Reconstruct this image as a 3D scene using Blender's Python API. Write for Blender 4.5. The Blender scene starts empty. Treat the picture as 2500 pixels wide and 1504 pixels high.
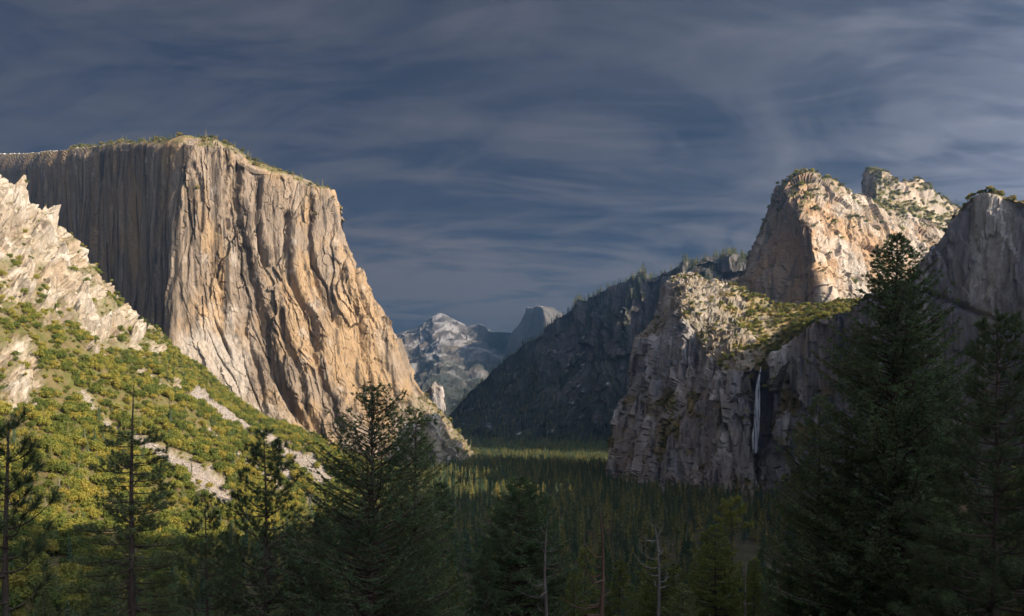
import bpy, bmesh, math, random, time
import numpy as np
T0 = time.time()
R = math.radians
scene = bpy.context.scene
COL = scene.collection

# ------------------------------------------------------------------ camera
FPX, CX, HY, EYE = 2000.0, 1250.0, 1000.0, 180.0      # focal length in px of a 2500 px wide frame, level camera with lens shift
cam_data = bpy.data.cameras.new('camera')
cam = bpy.data.objects.new('camera', cam_data)
COL.objects.link(cam)
cam.location = (0, 0, EYE)
cam.rotation_euler = (R(90), 0, 0)
cam_data.sensor_width = 36.0
cam_data.lens = 36.0 * FPX / 2500.0
cam_data.shift_y = (HY - 752.0) / 2500.0
cam_data.clip_start = 0.5
cam_data.clip_end = 80000
scene.camera = cam

# ------------------------------------------------------------------ sky, sun, exposure
SUN_AZ, SUN_EL = 125.0, 23.0                            # degrees clockwise from +Y (the view), and above the horizon
world = bpy.data.worlds.new('World')
scene.world = world
world.use_nodes = True
def build_world():
    nt = world.node_tree
    N, L = nt.nodes, nt.links
    N.clear()
    out = N.new('ShaderNodeOutputWorld')
    bg = N.new('ShaderNodeBackground')
    bg.inputs['Strength'].default_value = 0.05
    L.new(bg.outputs[0], out.inputs['Surface'])
    sky = N.new('ShaderNodeTexSky')
    sky.sky_type = 'NISHITA'
    sky.sun_disc = False
    sky.sun_elevation = R(SUN_EL)
    sky.sun_rotation = R(SUN_AZ)
    sky.altitude = 1500
    sky.air_density = 1.0
    sky.dust_density = 0.3
    sky.ozone_density = 2.0
    tc = N.new('ShaderNodeTexCoord')
    sep = N.new('ShaderNodeSeparateXYZ')
    L.new(tc.outputs['Generated'], sep.inputs[0])
    def math_(op, a, b=None, clamp=False):
        m = N.new('ShaderNodeMath'); m.operation = op; m.use_clamp = clamp
        for i, v in enumerate((a, b)):
            if v is None: continue
            if isinstance(v, (int, float)): m.inputs[i].default_value = v
            else: L.new(v, m.inputs[i])
        return m.outputs[0]
    zz = math_('ADD', math_('MAXIMUM', sep.outputs['Z'], 0.0), 0.15)
    px = math_('DIVIDE', sep.outputs['X'], zz)
    py = math_('DIVIDE', sep.outputs['Y'], zz)
    comb = N.new('ShaderNodeCombineXYZ')
    L.new(px, comb.inputs[0]); L.new(py, comb.inputs[1])
    def noise(scale, detail, dist, sx, sy, rot, off, rough=0.55):
        mp = N.new('ShaderNodeMapping')
        mp.inputs['Scale'].default_value = (sx, sy, 1)
        mp.inputs['Rotation'].default_value = (0, 0, R(rot))
        mp.inputs['Location'].default_value = off
        L.new(comb.outputs[0], mp.inputs[0])
        n = N.new('ShaderNodeTexNoise')
        n.inputs['Scale'].default_value = scale
        n.inputs['Detail'].default_value = detail
        n.inputs['Roughness'].default_value = rough
        n.inputs['Distortion'].default_value = dist
        L.new(mp.outputs[0], n.inputs['Vector'])
        return n.outputs[0]
    def mr(v, a, b, c=0.0, d=1.0):
        m = N.new('ShaderNodeMapRange'); m.interpolation_type = 'SMOOTHSTEP'
        m.inputs['From Min'].default_value = a; m.inputs['From Max'].default_value = b
        m.inputs['To Min'].default_value = c; m.inputs['To Max'].default_value = d
        L.new(v, m.inputs['Value']); return m.outputs[0]
    big = mr(noise(0.45, 4, 1.2, 0.8, 1.0, 20, (1.1, 4.7, 0)), 0.40, 0.58)
    wisp = mr(noise(1.1, 9, 2.6, 0.75, 1.1, -30, (0.4, 5.2, 0), 0.60), 0.38, 0.64)
    fine = mr(noise(3.0, 9, 2.2, 0.5, 1.3, 24, (7.7, 2.3, 0), 0.64), 0.40, 0.66)
    cov = math_('ADD', math_('MULTIPLY', big, 0.32), math_('ADD', math_('MULTIPLY', wisp, 0.42), math_('MULTIPLY', fine, 0.22)), True)
    # the sheet is seen edge-on towards the horizon, so it looks thicker there
    cov = math_('MULTIPLY', cov, mr(sep.outputs['Z'], 0.36, 0.10, 0.62, 2.0))
    cov = math_('ADD', cov, 0.03, True)
    mix = N.new('ShaderNodeMix'); mix.data_type = 'RGBA'
    L.new(cov, mix.inputs['Factor'])
    # the clear sky between the thin clouds, and the thin grey clouds themselves
    dim = N.new('ShaderNodeMix'); dim.data_type = 'RGBA'; dim.blend_type = 'MULTIPLY'
    dim.inputs['Factor'].default_value = 1.0
    dim.inputs['B'].default_value = SKY_DIM
    L.new(sky.outputs[0], dim.inputs['A'])
    L.new(dim.outputs['Result'], mix.inputs['A'])
    # thin cloud brightens sunward; boost added out of view to light the shaded foreground
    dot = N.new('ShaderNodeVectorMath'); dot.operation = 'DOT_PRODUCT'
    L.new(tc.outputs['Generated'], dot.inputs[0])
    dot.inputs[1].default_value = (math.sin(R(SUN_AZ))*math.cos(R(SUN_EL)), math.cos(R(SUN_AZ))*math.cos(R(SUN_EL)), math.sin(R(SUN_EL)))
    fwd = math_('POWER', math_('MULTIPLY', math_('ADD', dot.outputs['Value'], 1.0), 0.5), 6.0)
    fill_gain = math_('ADD', math_('MULTIPLY', fwd, 72.0), 1.0)
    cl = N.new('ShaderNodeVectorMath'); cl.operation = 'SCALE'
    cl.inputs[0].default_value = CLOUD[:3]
    L.new(fill_gain, cl.inputs['Scale'])
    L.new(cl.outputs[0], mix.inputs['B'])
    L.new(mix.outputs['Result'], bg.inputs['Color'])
SKY_DIM = (0.082, 0.09, 0.112, 1)
CLOUD = (1.0, 0.96, 1.08, 1)
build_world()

sun_data = bpy.data.lights.new('sun', 'SUN')
sun_data.energy = 3.9
sun_data.angle = R(0.5)
sun_data.color = (1.0, 0.80, 0.56)
sun = bpy.data.objects.new('sun', sun_data)
COL.objects.link(sun)
sun.rotation_euler = (R(90 - SUN_EL), 0, R(180 - SUN_AZ))
sun.location = (3000, -2100, 1500)

vs = scene.view_settings
vs.view_transform = 'Standard'
vs.look = 'None'
vs.exposure = 1.85
vs.gamma = 1.0
vs.use_curve_mapping = False
cy = scene.cycles
cy.max_bounces = 6
cy.diffuse_bounces = 2
cy.glossy_bounces = 1
cy.transmission_bounces = 3
cy.transparent_max_bounces = 4
cy.volume_bounces = 0
cy.use_denoising = True
cy.use_adaptive_sampling = True
cy.adaptive_threshold = 0.02
cy.caustics_reflective = False
cy.caustics_refractive = False
# ------------------------------------------------------------------ noise in numpy
_rng = np.random.default_rng(7)
_PERM = _rng.permutation(256).astype(np.int64)
_PERM = np.concatenate([_PERM, _PERM, _PERM])
_G = _rng.normal(size=(256, 3)); _G /= np.linalg.norm(_G, axis=1)[:, None]
_RND = _rng.random(256)
_GX, _GY, _GZ = (np.ascontiguousarray(_G[:, k], dtype=np.float32) for k in range(3))
def perlin(x, y, z=0.0):
    shp = np.broadcast(x, y, z).shape
    x, y, z = (np.broadcast_to(np.asarray(t, np.float32), shp).ravel() for t in (x, y, z))
    xi, yi, zi = (np.floor(t).astype(np.int32) for t in (x, y, z))
    xf, yf, zf = x - xi, y - yi, z - zi
    u, v, w = (t*t*t*(t*(t*6 - 15) + 10) for t in (xf, yf, zf))
    xi &= 255; yi &= 255; zi &= 255
    A = _PERM32[xi]; B = _PERM32[xi + 1]
    AA, AB, BA, BB = _PERM32[A + yi], _PERM32[A + yi + 1], _PERM32[B + yi], _PERM32[B + yi + 1]
    def g(h, dx, dy, dz):
        h = _PERM32[h + (zi + dz)]
        return _GX[h]*(xf - dx) + _GY[h]*(yf - dy) + _GZ[h]*(zf - dz)
    def lay(dz):
        a, b, c, d = g(AA, 0, 0, dz), g(BA, 1, 0, dz), g(AB, 0, 1, dz), g(BB, 1, 1, dz)
        p = a + u*(b - a); q = c + u*(d - c)
        return p + v*(q - p)
    p, q = lay(0), lay(1)
    return ((p + w*(q - p))*np.float32(1.5)).reshape(shp)
_PERM32 = np.tile(_PERM[:256], 4).astype(np.int32)
def fbm(x, y, z=0.0, o=5, g=0.5, lac=2.03):
    s, a = 0.0, 1.0
    for k in range(o):
        s = s + a*perlin(np.asarray(x) + 17.3*k, np.asarray(y) - 9.1*k, np.asarray(z) + 5.7*k)
        x, y, z = np.asarray(x)*lac, np.asarray(y)*lac, np.asarray(z)*lac
        a *= g
    return s
def ridged(x, y, z=0.0, o=5, g=0.5, lac=2.1):
    s, a = 0.0, 1.0
    for k in range(o):
        n = 1 - np.abs(perlin(np.asarray(x) + 31.7*k, np.asarray(y) + 11.9*k, np.asarray(z) - 3.3*k))
        s = s + a*n*n
        x, y, z = np.asarray(x)*lac, np.asarray(y)*lac, np.asarray(z)*lac
        a *= g
    return s
def worley(x, y, z):
    """nearest-cell distance, second distance and a random value of the nearest cell"""
    shp = np.broadcast(x, y, z).shape
    x, y, z = (np.broadcast_to(np.asarray(t, np.float32), shp).ravel() for t in (x, y, z))
    xi, yi, zi = (np.floor(t - 0.5).astype(np.int32) for t in (x, y, z))
    f1 = np.full(x.shape, 9.0, np.float32); f2 = f1.copy(); cid = np.zeros(x.shape, np.float32)
    for dx in (0, 1):
        for dy in (0, 1):
            for dz in (0, 1):
                a, b, c = xi + dx, yi + dy, zi + dz
                h = _PERM32[_PERM32[_PERM32[a & 255] + (b & 255)] + (c & 255)]
                d = (a + 0.15 + 0.7*_RND32[h] - x)**2 + (b + 0.15 + 0.7*_RND32[h + 71] - y)**2 + (c + 0.15 + 0.7*_RND32[h + 143] - z)**2
                near = d < f1
                f2 = np.where(near, f1, np.minimum(f2, d))
                cid = np.where(near, _RND32[h + 29], cid)
                f1 = np.where(near, d, f1)
    return np.sqrt(f1).reshape(shp), np.sqrt(f2).reshape(shp), cid.reshape(shp)
def facets(x, y, z, tilt=0.9):
    """angular rock planes: every cell stands at its own height and leans its own way; about -0.5..0.5"""
    shp = np.broadcast(x, y, z).shape
    x, y, z = (np.broadcast_to(np.asarray(t, np.float32), shp).ravel() for t in (x, y, z))
    xi, yi, zi = (np.floor(t - 0.5).astype(np.int32) for t in (x, y, z))
    f1 = np.full(x.shape, 9.0, np.float32); out = np.zeros(x.shape, np.float32)
    for dx in (0, 1):
        for dy in (0, 1):
            for dz in (0, 1):
                a, b, c = xi + dx, yi + dy, zi + dz
                h = _PERM32[_PERM32[_PERM32[a & 255] + (b & 255)] + (c & 255)]
                ex, ey, ez = x - (a + 0.15 + 0.7*_RND32[h]), y - (b + 0.15 + 0.7*_RND32[h + 71]), z - (c + 0.15 + 0.7*_RND32[h + 143])
                d = ex*ex + ey*ey + ez*ez
                near = d < f1
                v = (_RND32[h + 29] - 0.5) + tilt*((_RND32[h + 41] - 0.5)*ex*2 + (_RND32[h + 87] - 0.5)*ey*2 + (_RND32[h + 113] - 0.5)*ez*1.6)
                out = np.where(near, v, out)
                f1 = np.where(near, d, f1)
    return out.reshape(shp)
_RND32 = np.tile(_RND, 2).astype(np.float32)
def sstep(a, b, x):
    t = np.clip((np.asarray(x, float) - a) / (b - a), 0, 1)
    return t*t*(3 - 2*t)
def at(px, py, Y):
    """the place that lies at this direction from the overlook, Y metres out"""
    return np.array([(px - CX)/FPX*Y, Y, EYE + (HY - py)/FPX*Y])
def proj(P):
    Y = np.maximum(P[..., 1], 1.0)
    return CX + FPX*P[..., 0]/Y, HY - FPX*(P[..., 2] - EYE)/Y
def poly_dist(px, py, pts):
    """distance to a polyline, signed side, and the position along it 0..1"""
    best = np.full(px.shape, 1e9); side = np.zeros(px.shape); along = np.zeros(px.shape)
    n = len(pts) - 1
    for k in range(n):
        (ax, ay), (bx, by) = pts[k], pts[k+1]
        dx, dy = bx - ax, by - ay
        t = np.clip(((px - ax)*dx + (py - ay)*dy)/(dx*dx + dy*dy), 0, 1)
        d = np.hypot(px - ax - t*dx, py - ay - t*dy)
        m = d < best
        best = np.where(m, d, best)
        side = np.where(m, np.sign((px - ax)*dy - (py - ay)*dx), side)
        along = np.where(m, (k + t)/n, along)
    return best, side, along
def pchip(x, y, xq):
    """monotone cubic through the rows of y"""
    x = np.asarray(x, float); y = np.asarray(y, float)
    h = np.diff(x); hs = h.reshape((-1,) + (1,)*(y.ndim - 1))
    d = np.diff(y, axis=0)/hs
    m = np.zeros_like(y)
    if len(x) > 2:
        w1 = (2*h[1:] + h[:-1]).reshape(hs[1:].shape); w2 = (h[1:] + 2*h[:-1]).reshape(hs[1:].shape)
        a, b = d[:-1], d[1:]
        ok = a*b > 0
        sa, sb = np.where(ok, a, 1.0), np.where(ok, b, 1.0)
        m[1:-1] = np.where(ok, (w1 + w2)/(w1/sa + w2/sb), 0.0)
    m[0], m[-1] = d[0], d[-1]
    i = np.clip(np.searchsorted(x, xq, side='right') - 1, 0, len(x) - 2)
    t = ((xq - x[i])/h[i]).reshape((-1,) + (1,)*(y.ndim - 1)); H = h[i].reshape(t.shape)
    return ((2*t**3 - 3*t**2 + 1)*y[i] + (t**3 - 2*t**2 + t)*H*m[i] + (-2*t**3 + 3*t**2)*y[i+1] + (t**3 - t**2)*H*m[i+1])

# ------------------------------------------------------------------ meshes
def mesh_from(name, V, F, smooth=True, attrs=None):
    """V (n,3), F (m,k) arrays of one polygon size"""
    me = bpy.data.meshes.new(name)
    V = np.ascontiguousarray(V, dtype=np.float32); F = np.ascontiguousarray(F, dtype=np.int32)
    k = F.shape[1]
    me.vertices.add(len(V)); me.vertices.foreach_set('co', V.ravel())
    me.loops.add(F.size); me.loops.foreach_set('vertex_index', F.ravel())
    me.polygons.add(len(F))
    me.polygons.foreach_set('loop_start', np.arange(0, F.size, k, dtype=np.int32))
    me.polygons.foreach_set('loop_total', np.full(len(F), k, dtype=np.int32))
    me.polygons.foreach_set('use_smooth', np.full(len(F), smooth, dtype=bool))
    for an, av in (attrs or {}).items():
        a = me.attributes.new(an, 'FLOAT', 'POINT')
        a.data.foreach_set('value', np.ascontiguousarray(av, dtype=np.float32).ravel())
    me.update(calc_edges=True)
    return me
def link(name, me, mats, parent=None):
    o = bpy.data.objects.new(name, me)
    for m in (mats if isinstance(mats, (list, tuple)) else [mats]):
        if m is not None and me is not None and m.name not in [x.name for x in me.materials if x]: me.materials.append(m)
    COL.objects.link(o)
    if parent is not None: o.parent = parent
    return o
def tag(o, label=None, cat=None, group=None, kind=None):
    if label: o['label'] = label
    if cat: o['category'] = cat
    if group: o['group'] = group
    if kind: o['kind'] = kind
    return o
def grid_faces(nu, nv):
    i = np.arange(nu*nv).reshape(nu, nv)
    return np.stack([i[:-1, :-1], i[1:, :-1], i[1:, 1:], i[:-1, 1:]], -1).reshape(-1, 4)
def grid_normals(P):
    du = np.gradient(P, axis=0); dv = np.gradient(P, axis=1)
    n = np.cross(du, dv)
    return n/np.maximum(np.linalg.norm(n, axis=-1, keepdims=True), 1e-9)
def refine(net, step, nback=2):
    """resample a control net C x R x 3 of world points to a dense grid of about `step` px per cell"""
    net = np.asarray(net, float)
    qx, qy = proj(net)
    qx, qy = np.clip(qx, -60, 2560), np.clip(qy, 200, 1560)
    def params(axis, cap=900):
        d = np.hypot(np.diff(qx, axis=axis), np.diff(qy, axis=axis)).mean(axis=1 - axis)
        cnt = np.maximum(3, np.ceil(np.minimum(d, 900)/step)).astype(int)
        if axis == 1 and nback: cnt[-nback:] = np.minimum(cnt[-nback:], 8)
        knots = np.arange(net.shape[axis], dtype=float)
        q = np.concatenate([k + np.arange(c)/c for k, c in enumerate(cnt)] + [[net.shape[axis] - 1.0]])
        return knots, d, q
    ku, du, qu = params(0)
    kv, dv, qv = params(1)
    # knots spaced by their mean length so that the tangents are even
    su = np.concatenate([[0], np.cumsum(np.maximum(du, 1.0))]); sv = np.concatenate([[0], np.cumsum(np.maximum(dv, 1.0))])
    P = pchip(su, net, np.interp(qu, ku, su))
    P = np.swapaxes(pchip(sv, np.swapaxes(P, 0, 1), np.interp(qv, kv, sv)), 0, 1)
    print('grid', P.shape, round(time.time() - T0, 1), flush=True)
    return P
def outward(P):
    n = grid_normals(P)
    to = np.array([0, 0, EYE]) - P
    s = np.sign(np.sum(n*to, -1).mean())
    return n*(s if s else 1.0), s
def sheet(name, P, mats, attrs=None, flip=False):
    F = grid_faces(*P.shape[:2])
    if flip: F = F[:, ::-1]
    me = mesh_from(name, P.reshape(-1, 3), F, name not in FLAT, {k: v.ravel() for k, v in (attrs or {}).items()})
    o = link(name, me, mats)
    tag(o, kind='structure')
    return o

# ------------------------------------------------------------------ materials
class NT:
    def __init__(self, mat):
        mat.use_nodes = True
        self.t = mat.node_tree; self.N = self.t.nodes; self.L = self.t.links
        self.N.clear()
        self.out = self.N.new('ShaderNodeOutputMaterial')
        self.bsdf = self.N.new('ShaderNodeBsdfPrincipled')
        self.bsdf.inputs['Roughness'].default_value = 0.9
        self.bsdf.inputs['Specular IOR Level'].default_value = 0.2
        self.L.new(self.bsdf.outputs[0], self.out.inputs['Surface'])
        self.tc = self.N.new('ShaderNodeTexCoord')
    def put(self, v, sock):
        if isinstance(v, (int, float, tuple, list)): sock.default_value = v
        else: self.L.new(v, sock)
    def noise(self, scale, sxyz=(1, 1, 1), detail=5, rough=0.55, dist=0.0, off=(0, 0, 0), rot=(0, 0, 0)):
        mp = self.N.new('ShaderNodeMapping')
        mp.inputs['Scale'].default_value = sxyz; mp.inputs['Location'].default_value = off
        mp.inputs['Rotation'].default_value = rot
        self.L.new(self.tc.outputs['Object'], mp.inputs[0])
        n = self.N.new('ShaderNodeTexNoise')
        n.inputs['Scale'].default_value = scale; n.inputs['Detail'].default_value = detail
        n.inputs['Roughness'].default_value = rough; n.inputs['Distortion'].default_value = dist
        self.L.new(mp.outputs[0], n.inputs['Vector'])
        return n.outputs[0]
    def voro(self, scale, sxyz=(1, 1, 1), feature='DISTANCE_TO_EDGE'):
        mp = self.N.new('ShaderNodeMapping'); mp.inputs['Scale'].default_value = sxyz
        self.L.new(self.tc.outputs['Object'], mp.inputs[0])
        n = self.N.new('ShaderNodeTexVoronoi'); n.feature = feature
        n.inputs['Scale'].default_value = scale
        self.L.new(mp.outputs[0], n.inputs['Vector'])
        return n.outputs[0]
    def ramp(self, v, stops):
        r = self.N.new('ShaderNodeValToRGB')
        e = r.color_ramp.elements
        while len(e) < len(stops): e.new(0.5)
        for el, (p, c) in zip(e, stops):
            el.position = p; el.color = (*c, 1) if len(c) == 3 else c
        self.L.new(v, r.inputs[0]); return r.outputs[0]
    def mr(self, v, a, b, c=0.0, d=1.0):
        m = self.N.new('ShaderNodeMapRange'); m.interpolation_type = 'SMOOTHSTEP'
        for k, x in zip(('From Min', 'From Max', 'To Min', 'To Max'), (a, b, c, d)): m.inputs[k].default_value = x
        self.L.new(v, m.inputs['Value']); return m.outputs[0]
    def mix(self, f, a, b, blend='MIX'):
        m = self.N.new('ShaderNodeMix'); m.data_type = 'RGBA'; m.blend_type = blend
        self.put(f, m.inputs['Factor'])
        for k, v in (('A', a), ('B', b)):
            if isinstance(v, (tuple, list)) and len(v) == 3: v = (*v, 1)
            self.put(v, m.inputs[k])
        return m.outputs['Result']
    def math(self, op, a, b=None, clamp=False):
        m = self.N.new('ShaderNodeMath'); m.operation = op; m.use_clamp = clamp
        self.put(a, m.inputs[0])
        if b is not None: self.put(b, m.inputs[1])
        return m.outputs[0]
    def attr(self, name):
        a = self.N.new('ShaderNodeAttribute'); a.attribute_name = name
        return a.outputs['Fac']
    def rand(self):
        return self.N.new('ShaderNodeObjectInfo').outputs['Random']
    def bump(self, h, dist, strength=1.0):
        b = self.N.new('ShaderNodeBump')
        b.inputs['Distance'].default_value = dist; b.inputs['Strength'].default_value = strength
        self.L.new(h, b.inputs['Height']); self.L.new(b.outputs[0], self.bsdf.inputs['Normal'])
    def color(self, c):
        self.put((*c, 1) if isinstance(c, tuple) and len(c) == 3 else c, self.bsdf.inputs['Base Color'])
def rock_material(name, dark, mid, light, warm, streak=0.02, vert=0.07, bump=6.0, warm_amt=0.5, stain_amt=0.6, grain=0.12, soil=(0.13, 0.10, 0.05), moss=(0.075, 0.085, 0.022)):
    """granite with vertical streaks; the attributes veg, snow, scree and pale say where other ground shows"""
    m = bpy.data.materials.new(name); t = NT(m)
    s1 = t.noise(streak, (1, 1, vert), 7, 0.6, 0.3)
    base = t.ramp(s1, [(0.30, dark), (0.44, mid), (0.55, mid), (0.70, light)])
    blot = t.noise(streak*0.35, (1, 1, 0.5), 4, 0.6, 0.6, (40, 7, 3))
    base = t.mix(t.math('MULTIPLY', t.mr(blot, 0.44, 0.62), warm_amt), base, warm)
    stain = t.noise(streak*2.6, (1, 1, vert*0.35), 5, 0.6, 0.2, (9, 90, 1))
    base = t.mix(t.math('MULTIPLY', t.mr(stain, 0.50, 0.66), stain_amt), base, tuple(c*0.38 for c in dark))
    fine = t.noise(grain, (1, 1, 0.7), 6, 0.7)
    base = t.mix(0.55, base, t.ramp(fine, [(0.25, (0.45, 0.45, 0.45)), (0.75, (1.4, 1.38, 1.34))]), 'MULTIPLY')
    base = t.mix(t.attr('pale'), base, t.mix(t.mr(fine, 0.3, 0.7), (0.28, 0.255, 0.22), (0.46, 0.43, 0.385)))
    scr = t.ramp(t.noise(grain*2.2, (1, 1, 1), 3, 0.8), [(0.3, (0.10, 0.088, 0.08)), (0.7, (0.36, 0.32, 0.285))])
    base = t.mix(t.attr('scree'), base, scr)
    soilc = t.mix(t.mr(t.noise(grain*0.4, (1, 1, 1), 5, 0.7), 0.35, 0.65), soil, moss)
    base = t.mix(t.attr('veg'), base, soilc)
    base = t.mix(t.attr('snow'), base, (0.78, 0.80, 0.84))
    base = t.mix(t.attr('wet'), base, (0.05, 0.048, 0.05))
    t.color(base)
    h = t.math('ADD', t.noise(grain*0.5, (1, 1, 0.35), 8, 0.68), t.math('MULTIPLY', s1, 0.8))
    t.bump(h, bump, 0.9)
    return m
# ------------------------------------------------------------------ rock materials
M_CAP = rock_material('granite_tan', (0.078, 0.065, 0.054), (0.175, 0.14, 0.106), (0.31, 0.26, 0.205), (0.29, 0.195, 0.10), 0.016, 0.05, 5.0, 0.65, 0.9)
M_HILL = rock_material('granite_slope', (0.11, 0.09, 0.075), (0.28, 0.24, 0.19), (0.43, 0.38, 0.31), (0.30, 0.215, 0.125), 0.03, 0.3, 5.0, 0.35, 0.4, 0.16)
M_VEIL = rock_material('granite_grey', (0.078, 0.076, 0.083), (0.22, 0.21, 0.212), (0.43, 0.415, 0.41), (0.24, 0.18, 0.13), 0.022, 0.05, 6.0, 0.4, 0.85, 0.12, (0.24, 0.175, 0.085), (0.12, 0.105, 0.04))
M_CATH = rock_material('granite_buff', (0.09, 0.076, 0.063), (0.22, 0.178, 0.135), (0.36, 0.305, 0.235), (0.33, 0.195, 0.09), 0.014, 0.2, 5.0, 0.6, 0.6, 0.09)
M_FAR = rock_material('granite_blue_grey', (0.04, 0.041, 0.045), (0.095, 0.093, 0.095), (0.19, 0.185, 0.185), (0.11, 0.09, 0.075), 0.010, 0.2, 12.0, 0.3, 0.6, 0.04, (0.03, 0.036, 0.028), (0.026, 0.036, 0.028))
M_HIGH = rock_material('granite_alpine', (0.045, 0.045, 0.046), (0.09, 0.086, 0.082), (0.16, 0.145, 0.13), (0.18, 0.14, 0.10), 0.004, 0.3, 30.0, 0.3, 0.4, 0.012, (0.04, 0.042, 0.035), (0.035, 0.042, 0.032))

FLAT = {'granite_cliff', 'hillside', 'waterfall_cliff', 'rock_tower', 'rock_pillar', 'valley_wall', 'snowy_mountain'}
def build_net(cols, backs, bdir, bdirs=None, foot=False):
    net = []
    for k, c in enumerate(cols):
        pts = [at(*p) for p in c]
        if foot: pts.insert(0, np.array([pts[0][0] - 18, pts[0][1] - 45, -25.0]))
        d = np.array(bdirs[k] if bdirs else bdir, float); d /= np.linalg.norm(d)
        for dist, dz in backs:
            q = at(*c[-1]); q[:2] += d*dist; q[2] += dz
            pts.append(q)
        net.append(pts)
    return np.array(net)
def saw(s): return s - np.floor(s)
def column(pxs, pys, Ys): return list(zip(pxs, pys, Ys))
def smooth_n(n): return np.clip(n, -1, 1)

# ------------------------------------------------------------------ the ground: valley floor, overlook slope, south ridge
def ridge_x(y): return np.interp(y, [-3000, 0, 900, 1100, 3000], [620, 620, 705, 800, 800])
def ridge_crest(y):
    return np.interp(y, [-3000, -900, -400, -70, 170, 400, 700, 900, 980, 1040, 1100, 1300, 1700, 4000], [680, 700, 730, 690, 585, 530, 498, 490, 455, 405, 385, 380, 330, 300])
def ground_z(x, y, detail=True):
    x = np.asarray(x, float); y = np.asarray(y, float)
    base = 1.6*fbm(x/160, y/160, 0, 3) if detail else np.zeros(np.broadcast(x, y).shape)
    # the hillside the overlook stands on falls away towards the valley
    fall = np.where(y > 7, 178.4 - 0.36*(y - 7) - 0.00012*np.maximum(y - 7, 0)**2, 178.4 + 0.14*np.maximum(-y - 8, 0))
    fall = fall - 0.20*np.maximum(-x - 60, 0)
    fall = fall + (4.0*fbm(x/45, y/45, 3.3, 4)*sstep(14, 60, np.hypot(x, y)) if detail else 0)
    fall = np.minimum(fall, 330)
    # the south ridge rises to the right and throws the valley into shade
    toe = np.interp(y, [-3000, -400, 0, 120, 300, 600, 900, 1200, 3000], [-600, 0, 230, 270, 320, 430, 590, 770, 790])
    cr = ridge_crest(y)
    t = np.clip((x - toe)/np.maximum(ridge_x(y) - toe, 30), 0, 1)
    south = cr*t**0.9*sstep(0, 0.12, t) + np.clip(x - ridge_x(y), 0, 1600)*0.02 + (22*fbm(x/240, y/240, 8.1, 4)*sstep(0.1, 0.6, t) if detail else 0)
    south = south*(1 - sstep(960, 1150, y))
    return np.maximum(np.maximum(base, fall), south)
def build_ground():
    def axis(breaks):
        return np.unique(np.concatenate([np.arange(a, b, s) for a, b, s in breaks] + [[breaks[-1][1]]]))
    xs = axis([(-30000, -3000, 3000), (-3000, -1200, 200), (-1200, -200, 25), (-200, 300, 6), (300, 1600, 25), (1600, 4000, 200), (4000, 30000, 3000)])
    ys = axis([(-12000, -3000, 1500), (-3000, -300, 60), (-300, 320, 6), (320, 1600, 20), (1600, 3600, 50), (3600, 6000, 300), (6000, 42000, 3000)])
    X, Y = np.meshgrid(xs, ys, indexing='ij')
    P = np.stack([X, Y, ground_z(X, Y)], -1)
    m = bpy.data.materials.new('forest_floor'); t = NT(m)
    n = t.noise(0.02, detail=6, rough=0.65)
    c = t.ramp(n, [(0.3, (0.045, 0.04, 0.022)), (0.5, (0.07, 0.058, 0.035)), (0.7, (0.10, 0.085, 0.06))])
    g = t.noise(0.15, detail=6, rough=0.7, off=(5, 5, 5))
    t.color(t.mix(t.mr(g, 0.45, 0.65), c, (0.04, 0.05, 0.018)))
    t.bump(g, 1.2, 0.8)
    o = sheet('ground', P, m)
    o['label'] = 'forested valley floor and the slope below the overlook'
    return o
build_ground()

# ------------------------------------------------------------------ the great tan cliff on the left
CAP = [
    # px for base, five face rows, cliff rim, crest | py | depth
    column([-80]*8, [930, 850, 760, 660, 560, 480, 428, 374], [6000, 6010, 6020, 6030, 6040, 6050, 6060, 6500]),
    column([55]*8, [930, 850, 760, 660, 560, 480, 416, 375], [4640, 4650, 4660, 4670, 4680, 4690, 4700, 5100]),
    column([178]*8, [930, 850, 760, 660, 560, 470, 394, 366], [3550, 3560, 3570, 3580, 3590, 3600, 3610, 3900]),
    column([300]*8, [935, 850, 760, 650, 545, 450, 368, 351], [2870, 2880, 2890, 2900, 2910, 2915, 2920, 3080]),
    column([392, 394, 396, 398, 400, 402, 396, 396], [950, 870, 780, 680, 570, 455, 362, 345], [2490, 2500, 2520, 2540, 2550, 2560, 2580, 2700]),
    column([424, 428, 432, 438, 444, 462, 458, 456], [960, 880, 800, 700, 590, 450, 360, 338.5], [2370, 2400, 2420, 2435, 2445, 2455, 2475, 2580]),
    column([500, 495, 490, 487, 490, 502, 503, 503], [990, 905, 800, 690, 580, 460, 362, 340], [2360, 2400, 2425, 2445, 2455, 2465, 2485, 2580]),
    column([620, 610, 600, 586, 572, 562, 556, 554], [1045, 960, 850, 730, 610, 490, 374, 355], [2370, 2410, 2455, 2490, 2505, 2518, 2530, 2620]),
    column([760, 742, 716, 690, 666, 647, 641, 640], [1090, 1000, 890, 760, 640, 520, 416, 404], [2390, 2440, 2490, 2530, 2555, 2572, 2582, 2660]),
    column([900, 872, 836, 792, 752, 722, 711, 710], [1120, 1030, 920, 790, 670, 545, 441, 430], [2420, 2475, 2530, 2570, 2600, 2622, 2632, 2700]),
    column([1045, 990, 932, 880, 832, 790, 776, 776], [1125, 1040, 930, 800, 690, 560, 464, 456], [2560, 2570, 2590, 2620, 2640, 2655, 2668, 2720]),
    column([1158, 1098, 1018, 958, 880, 818, 811, 810], [1122, 1032, 934, 790, 694, 560, 474, 469], [2740, 2740, 2735, 2725, 2720, 2720, 2722, 2760]),
    column([1140, 1082, 1000, 940, 862, 806, 800, 800], [1118, 1031, 934, 792, 695, 560, 475, 470], [2960, 2960, 2960, 2960, 2960, 2960, 2960, 2970]),
]
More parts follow.
